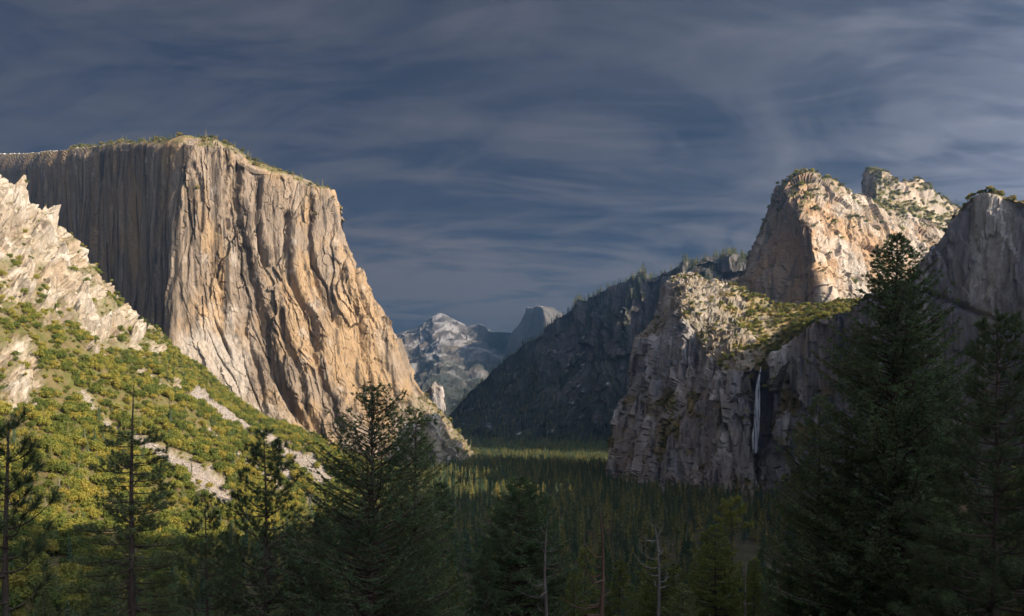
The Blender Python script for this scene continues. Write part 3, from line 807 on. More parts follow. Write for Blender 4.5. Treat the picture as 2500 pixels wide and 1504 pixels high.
# ------------------------------------------------------------------ the half dome and the snowy mountain at the valley head
def build_far():
    cols = [
        column([1330]*6, [960, 880, 820, 790, 765, 752], [13500]*6),
        column([1215, 1236, 1250, 1268, 1279, 1286], [960, 850, 812, 790, 770, 751], [11900, 11700, 11650, 11600, 11550, 11600]),
        column([1262, 1276, 1288, 1298, 1304, 1308], [960, 870, 820, 795, 770, 752.5], [11100, 11150, 11200, 11200, 11200, 11300]),
        column([1315, 1322, 1330, 1334, 1330, 1324], [960, 880, 830, 795, 768, 749.5], [10600, 10650, 10700, 10750, 10850, 11100]),
        column([1380, 1372, 1366, 1360, 1350, 1345], [960, 880, 830, 800, 775, 752], [10550, 10650, 10750, 10850, 11000, 11200]),
        column([1440, 1430, 1415, 1400, 1385, 1368], [960, 890, 840, 810, 785, 762], [10700, 10800, 10900, 11000, 11150, 11300]),
        column([1480, 1470, 1450, 1430, 1410, 1390], [960, 900, 860, 830, 805, 780], [12000, 12000, 12000, 12000, 12000, 12000]),
    ]
    P = refine(build_net(cols, [(300, -60), (900, -900)], (0.1, 1)), 1.8)
    n, s = outward(P)
    px, py = proj(P)
    X, Y, Z = P[..., 0], P[..., 1], P[..., 2]
    d = 22*fbm(X/500, Y/500, Z/700, 4) + 16*(ridged(X/160, Y/160, Z/900, 4) - 1.0)*(px < 1335) + 5*fbm(X/60, Y/60, Z/120, 3)
    P = P + n*d[..., None]
    n2 = grid_normals(P)*s
    z0 = np.zeros_like(px)
    snow = 0.5*sstep(0.85, 0.97, n2[..., 2])*(px < 1325)
    o = sheet('half_dome', P, M_HIGH, dict(veg=sstep(860, 900, py)*0.8, snow=snow, scree=z0, pale=z0), s < 0)
    o['label'] = 'distant granite dome cut sheer on its left side'
    crest = [(900, 850), (975, 815), (1021, 797), (1060, 771), (1074, 765.5), (1094, 773), (1126, 788), (1143, 796), (1167, 790), (1184, 797), (1198, 809), (1244, 812), (1300, 830), (1420, 860)]
    net = []
    for k, (px, py) in enumerate(crest):
        Yc = 15000 - 300*max(0, k - 5)
        c = at(px, py, Yc)
        rows = []
        for f, Y in ((1.0, 6800), (0.86, 7600), (0.70, 8800), (0.50, 10400), (0.32, 12000), (0.14, 13700)):
            q = at(px + (1 - f)*0 - 18*f*(k > 6) + 10*f*(k < 4), py + (1060 - py)*f, Y)
            rows.append(q)
        net.append(rows + [c, c + np.array([0, 700, -250]), c + np.array([0, 2500, -1300])])
    P = refine(np.array(net), 1.8)
    n, s = outward(P)
    px, py = proj(P)
    X, Y, Z = P[..., 0], P[..., 1], P[..., 2]
    hh = sstep(0, 300, Z)
    d = hh*(190*(ridged(X/1500 + 0.3, Y/2600, Z/2600 + 2.1, 5) - 1.15) + 60*fbm(X/420, Y/420, Z/420, 4) + 16*fbm(X/110, Y/110, Z/110, 3))
    d = d*sstep(0, 26, py - np.interp(px, [c[0] for c in crest], [c[1] for c in crest]) + 6)
    P = P + n*d[..., None]
    n2 = grid_normals(P)*s
    qx, qy = proj(P)
    X, Y, Z = P[..., 0], P[..., 1], P[..., 2]
    snow = sstep(0.02, 0.34, fbm(X/340, Y/340, Z/340, 5) + 0.9*(n2[..., 2] - 0.55) + 0.2*sstep(880, 790, qy) - 0.28)*sstep(960, 860, qy)
    wood = sstep(0.0, 0.4, fbm(X/500, Y/500, Z/300, 5) + 1.1*sstep(850, 960, qy) - 0.15)
    o = sheet('snowy_mountain', P, M_HIGH, dict(veg=wood*(1 - snow), snow=0.24*snow, scree=np.zeros_like(px), pale=np.zeros_like(px)), s < 0)
    o['label'] = 'far mountain with a pointed top and patches of snow at the valley head'
build_far()
print('terrain', round(time.time() - T0, 1))
# ------------------------------------------------------------------ plant materials
def leaf_material(name, c1, c2, c3=None, transl=0.25, nscale=0.6, rand_amt=1.0):
    m = bpy.data.materials.new(name); t = NT(m)
    r = t.rand()
    n = t.noise(nscale, detail=3, rough=0.6)
    f = t.math('ADD', t.math('MULTIPLY', t.math('SUBTRACT', r, 0.5), rand_amt), n)
    stops = [(0.25, c1), (0.6, c2)] + ([(0.95, c3)] if c3 else [])
    col = t.ramp(f, stops)
    t.color(col)
    t.bsdf.inputs['Roughness'].default_value = 0.65
    t.bsdf.inputs['Specular IOR Level'].default_value = 0.25
    tr = t.N.new('ShaderNodeBsdfTranslucent'); t.L.new(col, tr.inputs[0])
    mx = t.N.new('ShaderNodeMixShader'); mx.inputs[0].default_value = transl
    t.L.new(t.bsdf.outputs[0], mx.inputs[1]); t.L.new(tr.outputs[0], mx.inputs[2])
    t.L.new(mx.outputs[0], t.out.inputs['Surface'])
    return m
def bark_material(name, a, b, scale=3.0):
    m = bpy.data.materials.new(name); t = NT(m)
    n = t.noise(scale, (1, 1, 0.25), 6, 0.65)
    t.color(t.ramp(n, [(0.3, a), (0.7, b)])); t.bump(n, 0.05, 0.8)
    return m
L_FIR = leaf_material('fir_needles', (0.085, 0.135, 0.066), (0.155, 0.22, 0.098), (0.205, 0.265, 0.105), 0.42)
L_PINE = leaf_material('pine_needles', (0.10, 0.14, 0.068), (0.16, 0.215, 0.10), (0.22, 0.25, 0.105), 0.42)
L_CEDAR = leaf_material('cedar_sprays', (0.14, 0.175, 0.05), (0.23, 0.26, 0.072), (0.29, 0.29, 0.08), 0.42)
L_BROWN = leaf_material('dead_needles', (0.26, 0.17, 0.10), (0.42, 0.29, 0.18))
L_CONIFER = leaf_material('conifer_foliage', (0.075, 0.12, 0.07), (0.155, 0.178, 0.072), (0.28, 0.248, 0.078), 0.3, 0.05)
L_OAK = leaf_material('oak_foliage', (0.095, 0.125, 0.026), (0.22, 0.222, 0.042), (0.30, 0.25, 0.05), 0.35, 0.02, 0.9)
L_SHRUB = leaf_material('shrub_foliage', (0.075, 0.08, 0.02), (0.15, 0.14, 0.03), (0.20, 0.155, 0.04), 0.3, 0.05, 0.9)
B_PINE = bark_material('pine_bark', (0.055, 0.042, 0.034), (0.13, 0.10, 0.078))
B_RED = bark_material('red_bark', (0.09, 0.055, 0.04), (0.20, 0.125, 0.09))
B_GREY = bark_material('dead_wood', (0.12, 0.11, 0.10), (0.30, 0.275, 0.25))
B_SNAG = bark_material('weathered_snag', (0.06, 0.05, 0.043), (0.20, 0.175, 0.155), 5.0)

# ------------------------------------------------------------------ shapes
class Wood:
    def __init__(s): s.V, s.F, s.n = [], [], 0
    def tube(s, pts, rad, sides=6):
        pts = np.asarray(pts, float); rad = np.asarray(rad, float)
        tan = np.gradient(pts, axis=0); tan /= np.maximum(np.linalg.norm(tan, axis=1)[:, None], 1e-9)
        ref = np.where(np.abs(tan[:, 2:3]) > 0.9, np.array([[1.0, 0, 0]]), np.array([[0, 0, 1.0]]))
        a = np.cross(tan, ref); a /= np.maximum(np.linalg.norm(a, axis=1)[:, None], 1e-9)
        b = np.cross(tan, a)
        th = np.arange(sides)*2*np.pi/sides
        ring = pts[:, None] + rad[:, None, None]*(np.cos(th)[None, :, None]*a[:, None] + np.sin(th)[None, :, None]*b[:, None])
        m = len(pts)
        idx = s.n + np.arange(m*sides).reshape(m, sides)
        nx = np.roll(idx, -1, axis=1)
        s.V.append(ring.reshape(-1, 3))
        s.F.append(np.stack([idx[:-1], nx[:-1], nx[1:], idx[1:]], -1).reshape(-1, 4))
        s.n += m*sides
    def arrays(s): return np.concatenate(s.V), np.concatenate(s.F)
    def mesh(s, name):
        V, F = s.arrays(); return mesh_from(name, V, F, True)
def needles(rg, C, D, count, length, spread, width, droop=0.0):
    """count needles at each centre C along direction D: slim triangles"""
    n = len(C)
    C = np.repeat(np.asarray(C, float), count, 0); D = np.repeat(np.asarray(D, float), count, 0)
    L = length*(0.65 + 0.5*rg.random(n*count))[:, None]
    dirs = D + spread*rg.normal(size=D.shape); dirs[:, 2] -= droop*rg.random(len(D))
    dirs /= np.linalg.norm(dirs, axis=1)[:, None]
    side = np.cross(dirs, rg.normal(size=D.shape)); side /= np.maximum(np.linalg.norm(side, axis=1)[:, None], 1e-9)
    C = C - D*(length*0.45*rg.random(n*count))[:, None]
    w = side*width*(0.7 + 0.6*rg.random(n*count))[:, None]
    V = np.stack([C - w, C + w, C + dirs*L], 1).reshape(-1, 3)
    return V
def tri_mesh(name, V):
    return mesh_from(name, V, np.arange(len(V)).reshape(-1, 3), False)
def leaf_quads(rg, C, size, nrm=None, jitter=0.8):
    n = len(C)
    N = rg.normal(size=(n, 3)) if nrm is None else nrm + jitter*rg.normal(size=(n, 3))
    N /= np.linalg.norm(N, axis=1)[:, None]
    a = np.cross(N, rg.normal(size=(n, 3))); a /= np.linalg.norm(a, axis=1)[:, None]
    b = np.cross(N, a)
    s = (size*(0.6 + 0.8*rg.random(n)))[:, None]
    V = np.stack([C - a*s*0.9, C - b*s*0.55 + a*s*0.1, C + a*s, C + b*s*0.6 - a*s*0.15], 1).reshape(-1, 3)
    return V
def join(name, parts):
    """parts: list of (V, F) with k = 3 or 4 and a material index each; one mesh"""
    me = bpy.data.meshes.new(name)
    Vs, loops, starts, tots, mi, n, ls = [], [], [], [], [], 0, 0
    for V, F, m in parts:
        Vs.append(V); loops.append((F + n).ravel())
        k = F.shape[1]
        starts.append(ls + np.arange(0, F.size, k)); tots.append(np.full(len(F), k)); mi.append(np.full(len(F), m))
        ls += F.size; n += len(V)
    V = np.concatenate(Vs).astype(np.float32); lo = np.concatenate(loops).astype(np.int32)
    me.vertices.add(len(V)); me.vertices.foreach_set('co', V.ravel())
    me.loops.add(len(lo)); me.loops.foreach_set('vertex_index', lo)
    st = np.concatenate(starts).astype(np.int32)
    me.polygons.add(len(st)); me.polygons.foreach_set('loop_start', st)
    me.polygons.foreach_set('loop_total', np.concatenate(tots).astype(np.int32))
    me.polygons.foreach_set('material_index', np.concatenate(mi).astype(np.int32))
    me.update(calc_edges=True)
    return me
PARTS = {}
def trunk_crown(name, w, V, leaf):
    wv, wf = w.arrays(); F = np.arange(len(V)).reshape(-1, 4)
    me = join(name, [(wv, wf, 0), (V, F, 1)]); me.materials.append(B_PINE); me.materials.append(leaf)
    tm = mesh_from('trunk', wv, wf, True); tm.materials.append(B_PINE)
    cm = mesh_from('crown', V, F, False); cm.materials.append(leaf)
    PARTS[me.name] = (tm, cm)
    return me
def conifer_mesh(name, seed, slim=0.17, nb=130, per=5, bare=0.12, droop=0.35):
    """a forest conifer one unit tall"""
    rg = np.random.default_rng(seed)
    w = Wood(); w.tube([(0, 0, -0.03), (0.004, 0, 0.5), (0, 0, 0.98)], [0.013, 0.008, 0.001], 5)
    t = bare + (1 - bare)*np.sort(rg.random(nb))**0.95
    az = rg.random(nb)*2*np.pi
    prof = slim*np.minimum(1.0, (1 - t)*1.25 + 0.03)*(0.55 + 0.6*rg.random(nb))*(0.75 + 0.35*np.sin(az*2 + seed) * np.sin(t*23 + seed))
    d = np.stack([np.cos(az), np.sin(az), -droop*(1 - t) + 0.25*t], 1)
    Vs = []
    for k in range(per):
        f = (k + 0.35 + 0.6*rg.random(nb))/per
        C = np.stack([np.zeros(nb), np.zeros(nb), t], 1) + d*(prof*f)[:, None]
        Vs.append(leaf_quads(rg, C, np.maximum(0.012, 0.028*(1.15 - 0.6*f)*(1.2 - 0.5*t)), np.stack([d[:, 0], d[:, 1], np.full(nb, 0.35)], 1), 0.7))
    top = np.stack([0.004*rg.normal(size=10), 0.004*rg.normal(size=10), 0.93 + 0.075*rg.random(10)], 1)
    Vs.append(leaf_quads(rg, top, np.full(10, 0.011)))
    V = np.concatenate(Vs)
    return trunk_crown(name, w, V, L_CONIFER)
def round_mesh(name, seed, blobs=11, per=34, flat=0.75, leaf=None, trunk=True, size=0.085):
    """an oak or shrub one unit wide"""
    rg = np.random.default_rng(seed)
    Vs = []
    for k in range(blobs):
        a = rg.random()*2*np.pi; r = 0.33*math.sqrt(rg.random())
        c = np.array([r*math.cos(a), r*math.sin(a), flat*(0.42 + 0.36*rg.random()*(1 - r))])
        rad = 0.16 + 0.11*rg.random()
        n = rg.normal(size=(per, 3)); n[:, 2] += 0.35; n /= np.linalg.norm(n, axis=1)[:, None]
        C = c + n*rad*(0.75 + 0.35*rg.random(per))[:, None]*np.array([1, 1, 0.85])
        Vs.append(leaf_quads(rg, C, np.full(per, size), n, 0.65))
    V = np.concatenate(Vs)
    w = Wood()
    w.tube([(0, 0, -0.1), (0.02, 0.01, 0.18), (-0.02, 0.02, 0.45*flat)], [0.035, 0.028, 0.012], 5)
    w.tube([(0.02, 0.01, 0.15), (0.14, 0.05, 0.42*flat)], [0.02, 0.008], 4)
    w.tube([(0.02, 0.01, 0.15), (-0.12, -0.08, 0.42*flat)], [0.02, 0.008], 4)
    return trunk_crown(name, w, V, leaf)
def dead_mesh(name, seed):
    """a bare grey standing dead tree one unit tall"""
    rg = np.random.default_rng(seed); w = Wood()
    w.tube([(0, 0, -0.03), (0.006, 0, 0.5), (-0.004, 0.003, 0.9), (0.01, 0, 1.0)], [0.016, 0.011, 0.006, 0.002], 6)
    for k in range(60):
        t = 0.2 + 0.76*rg.random(); a = rg.random()*6.283; l = 0.17*(1.05 - t)*(0.5 + 0.7*rg.random()) + 0.02
        d = np.array([math.cos(a), math.sin(a), 0])
        w.tube([np.array([0, 0, t]), d*l*0.6 + [0, 0, t - 0.15*l], d*l + [0, 0, t - 0.5*l]], [0.004, 0.003, 0.0012], 4)
        if k % 2: w.tube([d*l*0.5 + [0, 0, t - 0.1*l], d*l*0.8 + np.array([-d[1], d[0], -0.6])*l*0.3 + [0, 0, t]], [0.0025, 0.001], 3)
    me = w.mesh(name); me.materials.append(B_GREY)
    return me

# ------------------------------------------------------------------ masses of plants: one object each, copies placed by geometry nodes
def mass(name, protos, pts, scl, label, sxy=None, seed=1, cat=None):
    rg = np.random.default_rng(seed); n = len(pts)
    me = bpy.data.meshes.new(name)
    me.vertices.add(n); me.vertices.foreach_set('co', np.asarray(pts, np.float32).ravel())
    sv = np.stack([scl*(1 if sxy is None else sxy)]*2 + [scl], 1)
    a = me.attributes.new('grow', 'FLOAT_VECTOR', 'POINT'); a.data.foreach_set('vector', sv.astype(np.float32).ravel())
    rot = np.stack([0.05*rg.normal(size=n), 0.05*rg.normal(size=n), rg.random(n)*6.283], 1)
    a = me.attributes.new('turn', 'FLOAT_VECTOR', 'POINT'); a.data.foreach_set('vector', rot.astype(np.float32).ravel())
    a = me.attributes.new('which', 'INT', 'POINT'); a.data.foreach_set('value', rg.integers(0, len(protos), n).astype(np.int32))
    col = bpy.data.collections.new(name + '_kinds')
    for k, p in enumerate(protos):
        col.objects.link(bpy.data.objects.new('%s_kind_%02d' % (name, k), p))
    ng = bpy.data.node_groups.new(name, 'GeometryNodeTree')
    ng.interface.new_socket('Geometry', in_out='INPUT', socket_type='NodeSocketGeometry')
    ng.interface.new_socket('Geometry', in_out='OUTPUT', socket_type='NodeSocketGeometry')
    N, L = ng.nodes, ng.links
    gi, go = N.new('NodeGroupInput'), N.new('NodeGroupOutput')
    ci = N.new('GeometryNodeCollectionInfo'); ci.inputs['Collection'].default_value = col
    ci.inputs['Separate Children'].default_value = True; ci.inputs['Reset Children'].default_value = True
    ip = N.new('GeometryNodeInstanceOnPoints'); ip.inputs['Pick Instance'].default_value = True
    def attr(nm, ty):
        q = N.new('GeometryNodeInputNamedAttribute'); q.data_type = ty; q.inputs['Name'].default_value = nm
        return q.outputs['Attribute']
    L.new(gi.outputs[0], ip.inputs['Points']); L.new(ci.outputs[0], ip.inputs['Instance'])
    L.new(attr('which', 'INT'), ip.inputs['Instance Index'])
    L.new(attr('turn', 'FLOAT_VECTOR'), ip.inputs['Rotation'])
    L.new(attr('grow', 'FLOAT_VECTOR'), ip.inputs['Scale'])
    L.new(ip.outputs[0], go.inputs[0])
    o = bpy.data.objects.new(name, me); COL.objects.link(o)
    o.modifiers.new('plants', 'NODES').node_group = ng
    tag(o, label, cat, None, 'stuff')
    return o
def pick(P, w, n, seed, frame=True):
    """n places on a surface grid, weighted by w and by true area"""
    rg = np.random.default_rng(seed)
    du = np.gradient(P, axis=0); dv = np.gradient(P, axis=1)
    area = np.linalg.norm(np.cross(du, dv), axis=-1)
    ww = w*area
    if frame:
        px, py = proj(P); ww = ww*((px > -60) & (px < 2560) & (py > 250) & (py < 1560))
    flat = ww.ravel(); flat = flat/flat.sum()
    i = rg.choice(len(flat), size=n, replace=True, p=flat)
    a, b = np.unravel_index(i, w.shape)
    ua, ub = rg.random(n) - 0.5, rg.random(n) - 0.5
    return P[a, b] + du[a, b]*ua[:, None] + dv[a, b]*ub[:, None], a, b
def singles(name, protos, pts, scl, label, cat, group, seed=1, sxy=None):
    """single trees, each with trunk and crown; label is a phrase or a function of the tree's place"""
    rg = np.random.default_rng(seed)
    for k in range(len(pts)):
        tm, cm = PARTS[protos[int(rg.integers(0, len(protos)))].name]
        o = bpy.data.objects.new(name, None); o.empty_display_size = 0.3
        o.location = pts[k]; s = scl[k]; q = s*(1 if sxy is None else sxy)
        o.scale = (q, q, s); o.rotation_euler = (0.04*rg.normal(), 0.04*rg.normal(), rg.random()*6.283)
        COL.objects.link(o)
        for nm, me in (('trunk', tm), ('crown', cm)):
            c = bpy.data.objects.new(nm, me); c.parent = o; COL.objects.link(c)
        lb = label
        if callable(label):
            px, py = proj(np.array(pts[k]) + np.array([0, 0, 0.5*s])); lb = label(float(px), float(py), float(pts[k][1]))
        tag(o, lb, cat, group)
def oak_label(px, py, Y):
    if px < 150: return 'yellow-green oak on the far left of the lit slope, ' + ('under the crags' if py < 950 else 'near the shade')
    if px < 420: return 'yellow-green oak on the slope behind the gaunt pine, ' + ('high up' if py < 1120 else 'near the shade')
    if px < 580: return 'yellow-green oak behind the small slender pine, ' + ('above the wide scree fan' if py < 1150 else 'below the wide scree fan')
    return 'yellow-green oak on the far end of the slope behind the upswept pine'
def floor_label(px, py, Y):
    if px < 850: return 'dark conifer at the foot of the sunlit hillside, left of the broad fir'
    if px < 1150: return 'dark conifer on the valley floor close behind the broad dark fir'
    if px < 1400: return 'dark conifer on the valley floor behind the soft green fir' if Y < 900 else 'dark conifer on the valley floor right below the small sunlit patch'
    if px < 1680: return 'dark conifer on the shaded valley floor behind the snags' if Y < 900 else 'dark conifer on the valley floor before the foot of the front buttress'
    return 'dark conifer on the shaded valley floor behind the conical cedar' if Y < 900 else 'dark conifer on the valley floor below the waterfall'
def slope_label(px, py, Y):
    return 'dark conifer low on the near slope ' + ('left of the broad fir' if px < 800 else 'around the broad fir' if px < 1130 else 'among the snags' if px < 1560 else 'around the cedars' if px < 1880 else 'under the large fir and right edge pine')
CON = [conifer_mesh('conifer_%d' % k, 100 + k, sl, 120, 5, ba, dr) for k, (sl, ba, dr) in enumerate([(0.20, 0.08, 0.35), (0.25, 0.06, 0.4), (0.16, 0.12, 0.3), (0.22, 0.16, 0.25), (0.28, 0.04, 0.45)])]
CON_NEAR = [conifer_mesh('near_conifer_%d' % k, 200 + k, sl, 330, 7, ba, dr) for k, (sl, ba, dr) in enumerate([(0.21, 0.06, 0.35), (0.25, 0.05, 0.4), (0.17, 0.12, 0.3), (0.23, 0.14, 0.2)])]
OAK = [round_mesh('oak_%d' % k, 300 + k, 12 + k, 46, 1.0, L_OAK, size=0.058) for k in range(5)]
SHR = [round_mesh('shrub_%d' % k, 350 + k, 7, 24, 0.6, L_SHRUB) for k in range(4)]
DEAD = [dead_mesh('dead_tree_%d' % k, 400 + k) for k in range(3)]

def plant():
    rg = np.random.default_rng(5)
    # --- oaks on the sunlit hillside
    w = HILL_VEG*(1 - HILL_ROCK*0.75)*(1 - HILL_SCREE*0.88)*sstep(0.25, 0.5, HILL_N[..., 2])
    X, Y, Z = HILL_P[..., 0], HILL_P[..., 1], HILL_P[..., 2]
    w = w*(0.35 + sstep(-0.35, 0.15, fbm(X/35, Y/35, Z/35, 3)))
    pts, a, b = pick(HILL_P, w, 22000, 11)
    px, py = proj(pts)
    size = (5.0 + 15.0*rg.random(len(pts))**1.8)*np.interp(pts[:, 2], [0, 150, 450], [1.15, 1.0, 0.62])
    big = size/pts[:, 1]
    vis = (px > 20) & (px < 800) & (py > 560) & (py < 1330)
    order = np.argsort(-big*vis)
    top = order[:300]; rest = order[300:]
    singles('oak_tree', OAK, pts[top] - [0, 0, 0.6], size[top], oak_label, 'oak tree', 'oaks on the sunlit hillside', 12)
    mass('oak_scrub', OAK, pts[rest] - [0, 0, 0.6], size[rest], 'yellow-green oak scrub covering the sunlit left hillside', None, 13)
    # scattered conifers and dead trees on its lower slope
    pts, a, b = pick(HILL_P, w*sstep(330, 120, Z), 800, 17)
    singles_n = 90
    h = 14 + 14*rg.random(len(pts))
    o = np.argsort(-h/pts[:, 1])
    singles('hillside_conifer', CON_NEAR, pts[o[:singles_n]], h[o[:singles_n]], 'slim green conifer rising out of the oaks on the lower hillside', 'conifer', 'conifers on the lower hillside', 18)
    mass('hillside_conifers', CON, pts[o[singles_n:]], h[o[singles_n:]], 'scattered conifers among the oaks of the hillside', None, 19)
    k = 0
    for qx, qy, hh in ((205, 1095, 26), (145, 1215, 24), (112, 1255, 22), (190, 1165, 20), (172, 1200, 18), (235, 1130, 16), (400, 1030, 18), (22, 1270, 22), (30, 1330, 20), (195, 1370, 16), (455, 1230, 15), (500, 1290, 14), (440, 1300, 15), (590, 1310, 15)):
        X_, Y_ = proj(HILL_P); d = (X_ - qx)**2 + (Y_ - qy)**2
        i = np.unravel_index(np.argmin(d), d.shape)
        o = bpy.data.objects.new('dead_tree', DEAD[k % 3]); o.location = HILL_P[i] - np.array([0, 0, 0.5]); o.scale = (hh*1.1, hh*1.1, hh); o.rotation_euler[2] = k*1.3
        COL.objects.link(o); tag(o, 'bare pale grey dead tree among the oaks of the left hillside', 'dead tree', 'dead trees on the hillside'); k += 1
    # --- the forest on the valley floor
    n = 20000
    y = 300 + 3300*rg.random(n)**0.8
    x = -420 + (1500)*rg.random(n)
    x = np.where(y > 2300, x*0.7, x)
    y[:1300] = 2350 + 1000*rg.random(1300); x[:1300] = -260 + 700*rg.random(1300)
    y[1300:4000] = 3200 + 2200*rg.random(2700); x[1300:4000] = (-0.1 + 0.28*rg.random(2700))*y[1300:4000]
    keep = (np.abs(x) < 0.66*y + 40)
    # clearing by the river
    keep &= ~((np.abs(x - 300 - 60*np.sin(y/60)) < 110) & (np.abs(y - 905) < 55))
    x, y = x[keep], y[keep]
    z = ground_z(x, y)
    keep = z < 120
    # leave the cliffs bare: nothing behind their foot
    bx = np.interp(y, [900, 1150, 1400, 1560, 1700, 1860, 2100, 3000, 3600], [1e3, 540, 520, 500, 330, 225, 260, 420, 420])
    bx = np.where(y > 3600, 0.13*y, bx)
    keep &= x < bx
    hx = np.interp(y, [300, 600, 2300, 2450, 2700, 2900, 3600, 6000], [-340, -345, -345, -150, -135, -150, -400, -700])
    keep &= x > hx
    x, y, z = x[keep], y[keep], z[keep]
    h = 16 + 28*rg.random(len(x))**0.8
    pts = np.stack([x, y, z - 0.5], 1)
    px, py = proj(pts + np.stack([0*x, 0*x, h], 1))
    vis = (px > 5) & (px < 1980) & (py < 1490) & (y > 330)
    far = y > 1500
    big = np.argsort(-(h/y)*(vis & ~far))[:300]
    litp = np.where((y > 2380) & (px > 1080) & (px < 1490))[0]
    lit = litp[np.argsort(y[litp])][:120]
    lit2 = np.where((y > 1640) & (y < 1900) & (px > 1050) & (px < 1215))[0][:90]
    used = np.zeros(len(x), bool); used[big] = True; used[lit] = True; used[lit2] = True
    singles('forest_conifer', CON_NEAR, pts[big], h[big], floor_label, 'conifer', 'conifers in the shaded valley forest', 21, 1.2)
    lit = [i for i in lit if i not in set(big)]; lit2 = [i for i in lit2 if i not in set(big)]
    singles('sunlit_conifer', CON, pts[lit], h[lit], 'golden-green conifer in the sunlit strip at the far end of the valley floor', 'conifer', 'conifers in the far sunlit strip', 22, 1.15)
    singles('sunlit_conifer', CON_NEAR, pts[lit2], h[lit2], 'golden conifer in the small sunlit patch in the middle of the forest', 'conifer', 'conifers in the sunlit patch', 23, 1.15)
    rest = ~used
    mass('valley_forest', CON, pts[rest], h[rest], 'dark conifer forest filling the valley floor', 1.25, 24)
    # --- trees of the overlook slope, below the near ones
    # --- cliff tops and far walls
    X, Y, Z = CAP_P[..., 0], CAP_P[..., 1], CAP_P[..., 2]
    pts, a, b = pick(CAP_P, CAP_VEG*(CAP_N[..., 2] > 0.3)*(Y < 3800), 3500, 31)
    mass('rim_trees', CON + SHR, pts, np.where(rg.random(len(pts)) < 0.3, 22, 11)*(0.6 + 0.6*rg.random(len(pts))), 'small conifers and brush along the top of the tan cliff', 0.9, 32)
    w = WALL_VEG*sstep(0.2, 0.5, WALL_N[..., 2])
    pts, a, b = pick(WALL_P, w, 9000, 33)
    px, py = proj(pts)
    mass('wall_forest', CON, pts, 24 + 18*rg.random(len(pts)), 'dark conifers covering the far valley wall and its skyline', 1.1, 34)
    w = np.zeros(WALL_P.shape[:2]); nv = w.shape[1]
    w[:, -22:-12] = 1.0
    pts, a, b = pick(WALL_P, w, 1500, 35)
    mass('skyline_trees', CON, pts, 24 + 20*rg.random(len(pts)), 'row of conifers on the skyline of the far valley wall', 1.0, 36)
    pts, a, b = pick(TOW_P, TOW_VEG, 1100, 37)
    mass('tower_brush', SHR + OAK[:2] + CON[:1], pts, 9 + 9*rg.random(len(pts)), 'low brush on the ledges of the rock tower', None, 38)
    pts, a, b = pick(RID_P, RID_VEG, 2600, 39)
    mass('ridge_brush', SHR + OAK[:1], pts, 9 + 9*rg.random(len(pts)), 'brush covering the green ridge behind the rock tower', None, 40)
    pts, a, b = pick(RID_P, RID_VEG, 130, 41)
    mass('ridge_conifers', CON, pts, 18 + 16*rg.random(len(pts)), 'scattered conifers on the green ridge', None, 42)
    w = VEIL_VEG*VEIL_SLOPE*(1 - VEIL_SCRUB)
    pts, a, b = pick(VEIL_P, w, 3200, 43)
    mass('shoulder_scrub', OAK + SHR, pts, 6 + 6*rg.random(len(pts)), 'yellow-green scrub on the sunlit shoulder above the waterfall', None, 44)
    pts, a, b = pick(VEIL_P, w, 70, 45)
    mass('shoulder_conifers', CON, pts, 12 + 10*rg.random(len(pts)), 'small conifers on the sunlit shoulder', None, 46)
    pts, a, b = pick(VEIL_P, VEIL_SCRUB, 900, 47)
    mass('ledge_scrub', SHR + OAK[:2], pts, 7 + 7*rg.random(len(pts)), 'dark scrub on the ledges of the shaded waterfall cliff', None, 48)
def rocks():
    m = bpy.data.materials.new('boulder_granite'); t = NT(m)
    n = t.noise(0.8, detail=5, rough=0.7)
    t.color(t.mix(t.math('MULTIPLY', t.rand(), 0.6), t.ramp(n, [(0.3, (0.16, 0.14, 0.125)), (0.7, (0.36, 0.325, 0.29))]), (0.14, 0.125, 0.115)))
    protos = []
    for k in range(4):
        rg = np.random.default_rng(900 + k)
        d = rg.normal(size=(26, 3)); d /= np.linalg.norm(d, axis=1)[:, None]
        bm = bmesh.new()
        for q in d*(0.4 + 0.2*rg.random(26))[:, None]*np.array([1, 0.8, 0.7]): bm.verts.new(q)
        bmesh.ops.convex_hull(bm, input=bm.verts)
        me = bpy.data.meshes.new('boulder_%d' % k); bm.to_mesh(me); bm.free(); me.materials.append(m); protos.append(me)
    pts, a, b = pick(HILL_P, HILL_SCREE + 0.05*HILL_ROCK, 5200, 71)
    rg = np.random.default_rng(72)
    mass('scree_boulders', protos, pts + [0, 0, 0.4], 1.6 + 5.0*rg.random(len(pts))**3, 'angular grey boulders of the scree on the hillside', None, 73)
plant()
rocks()
print('plants', round(time.time() - T0, 1), flush=True)
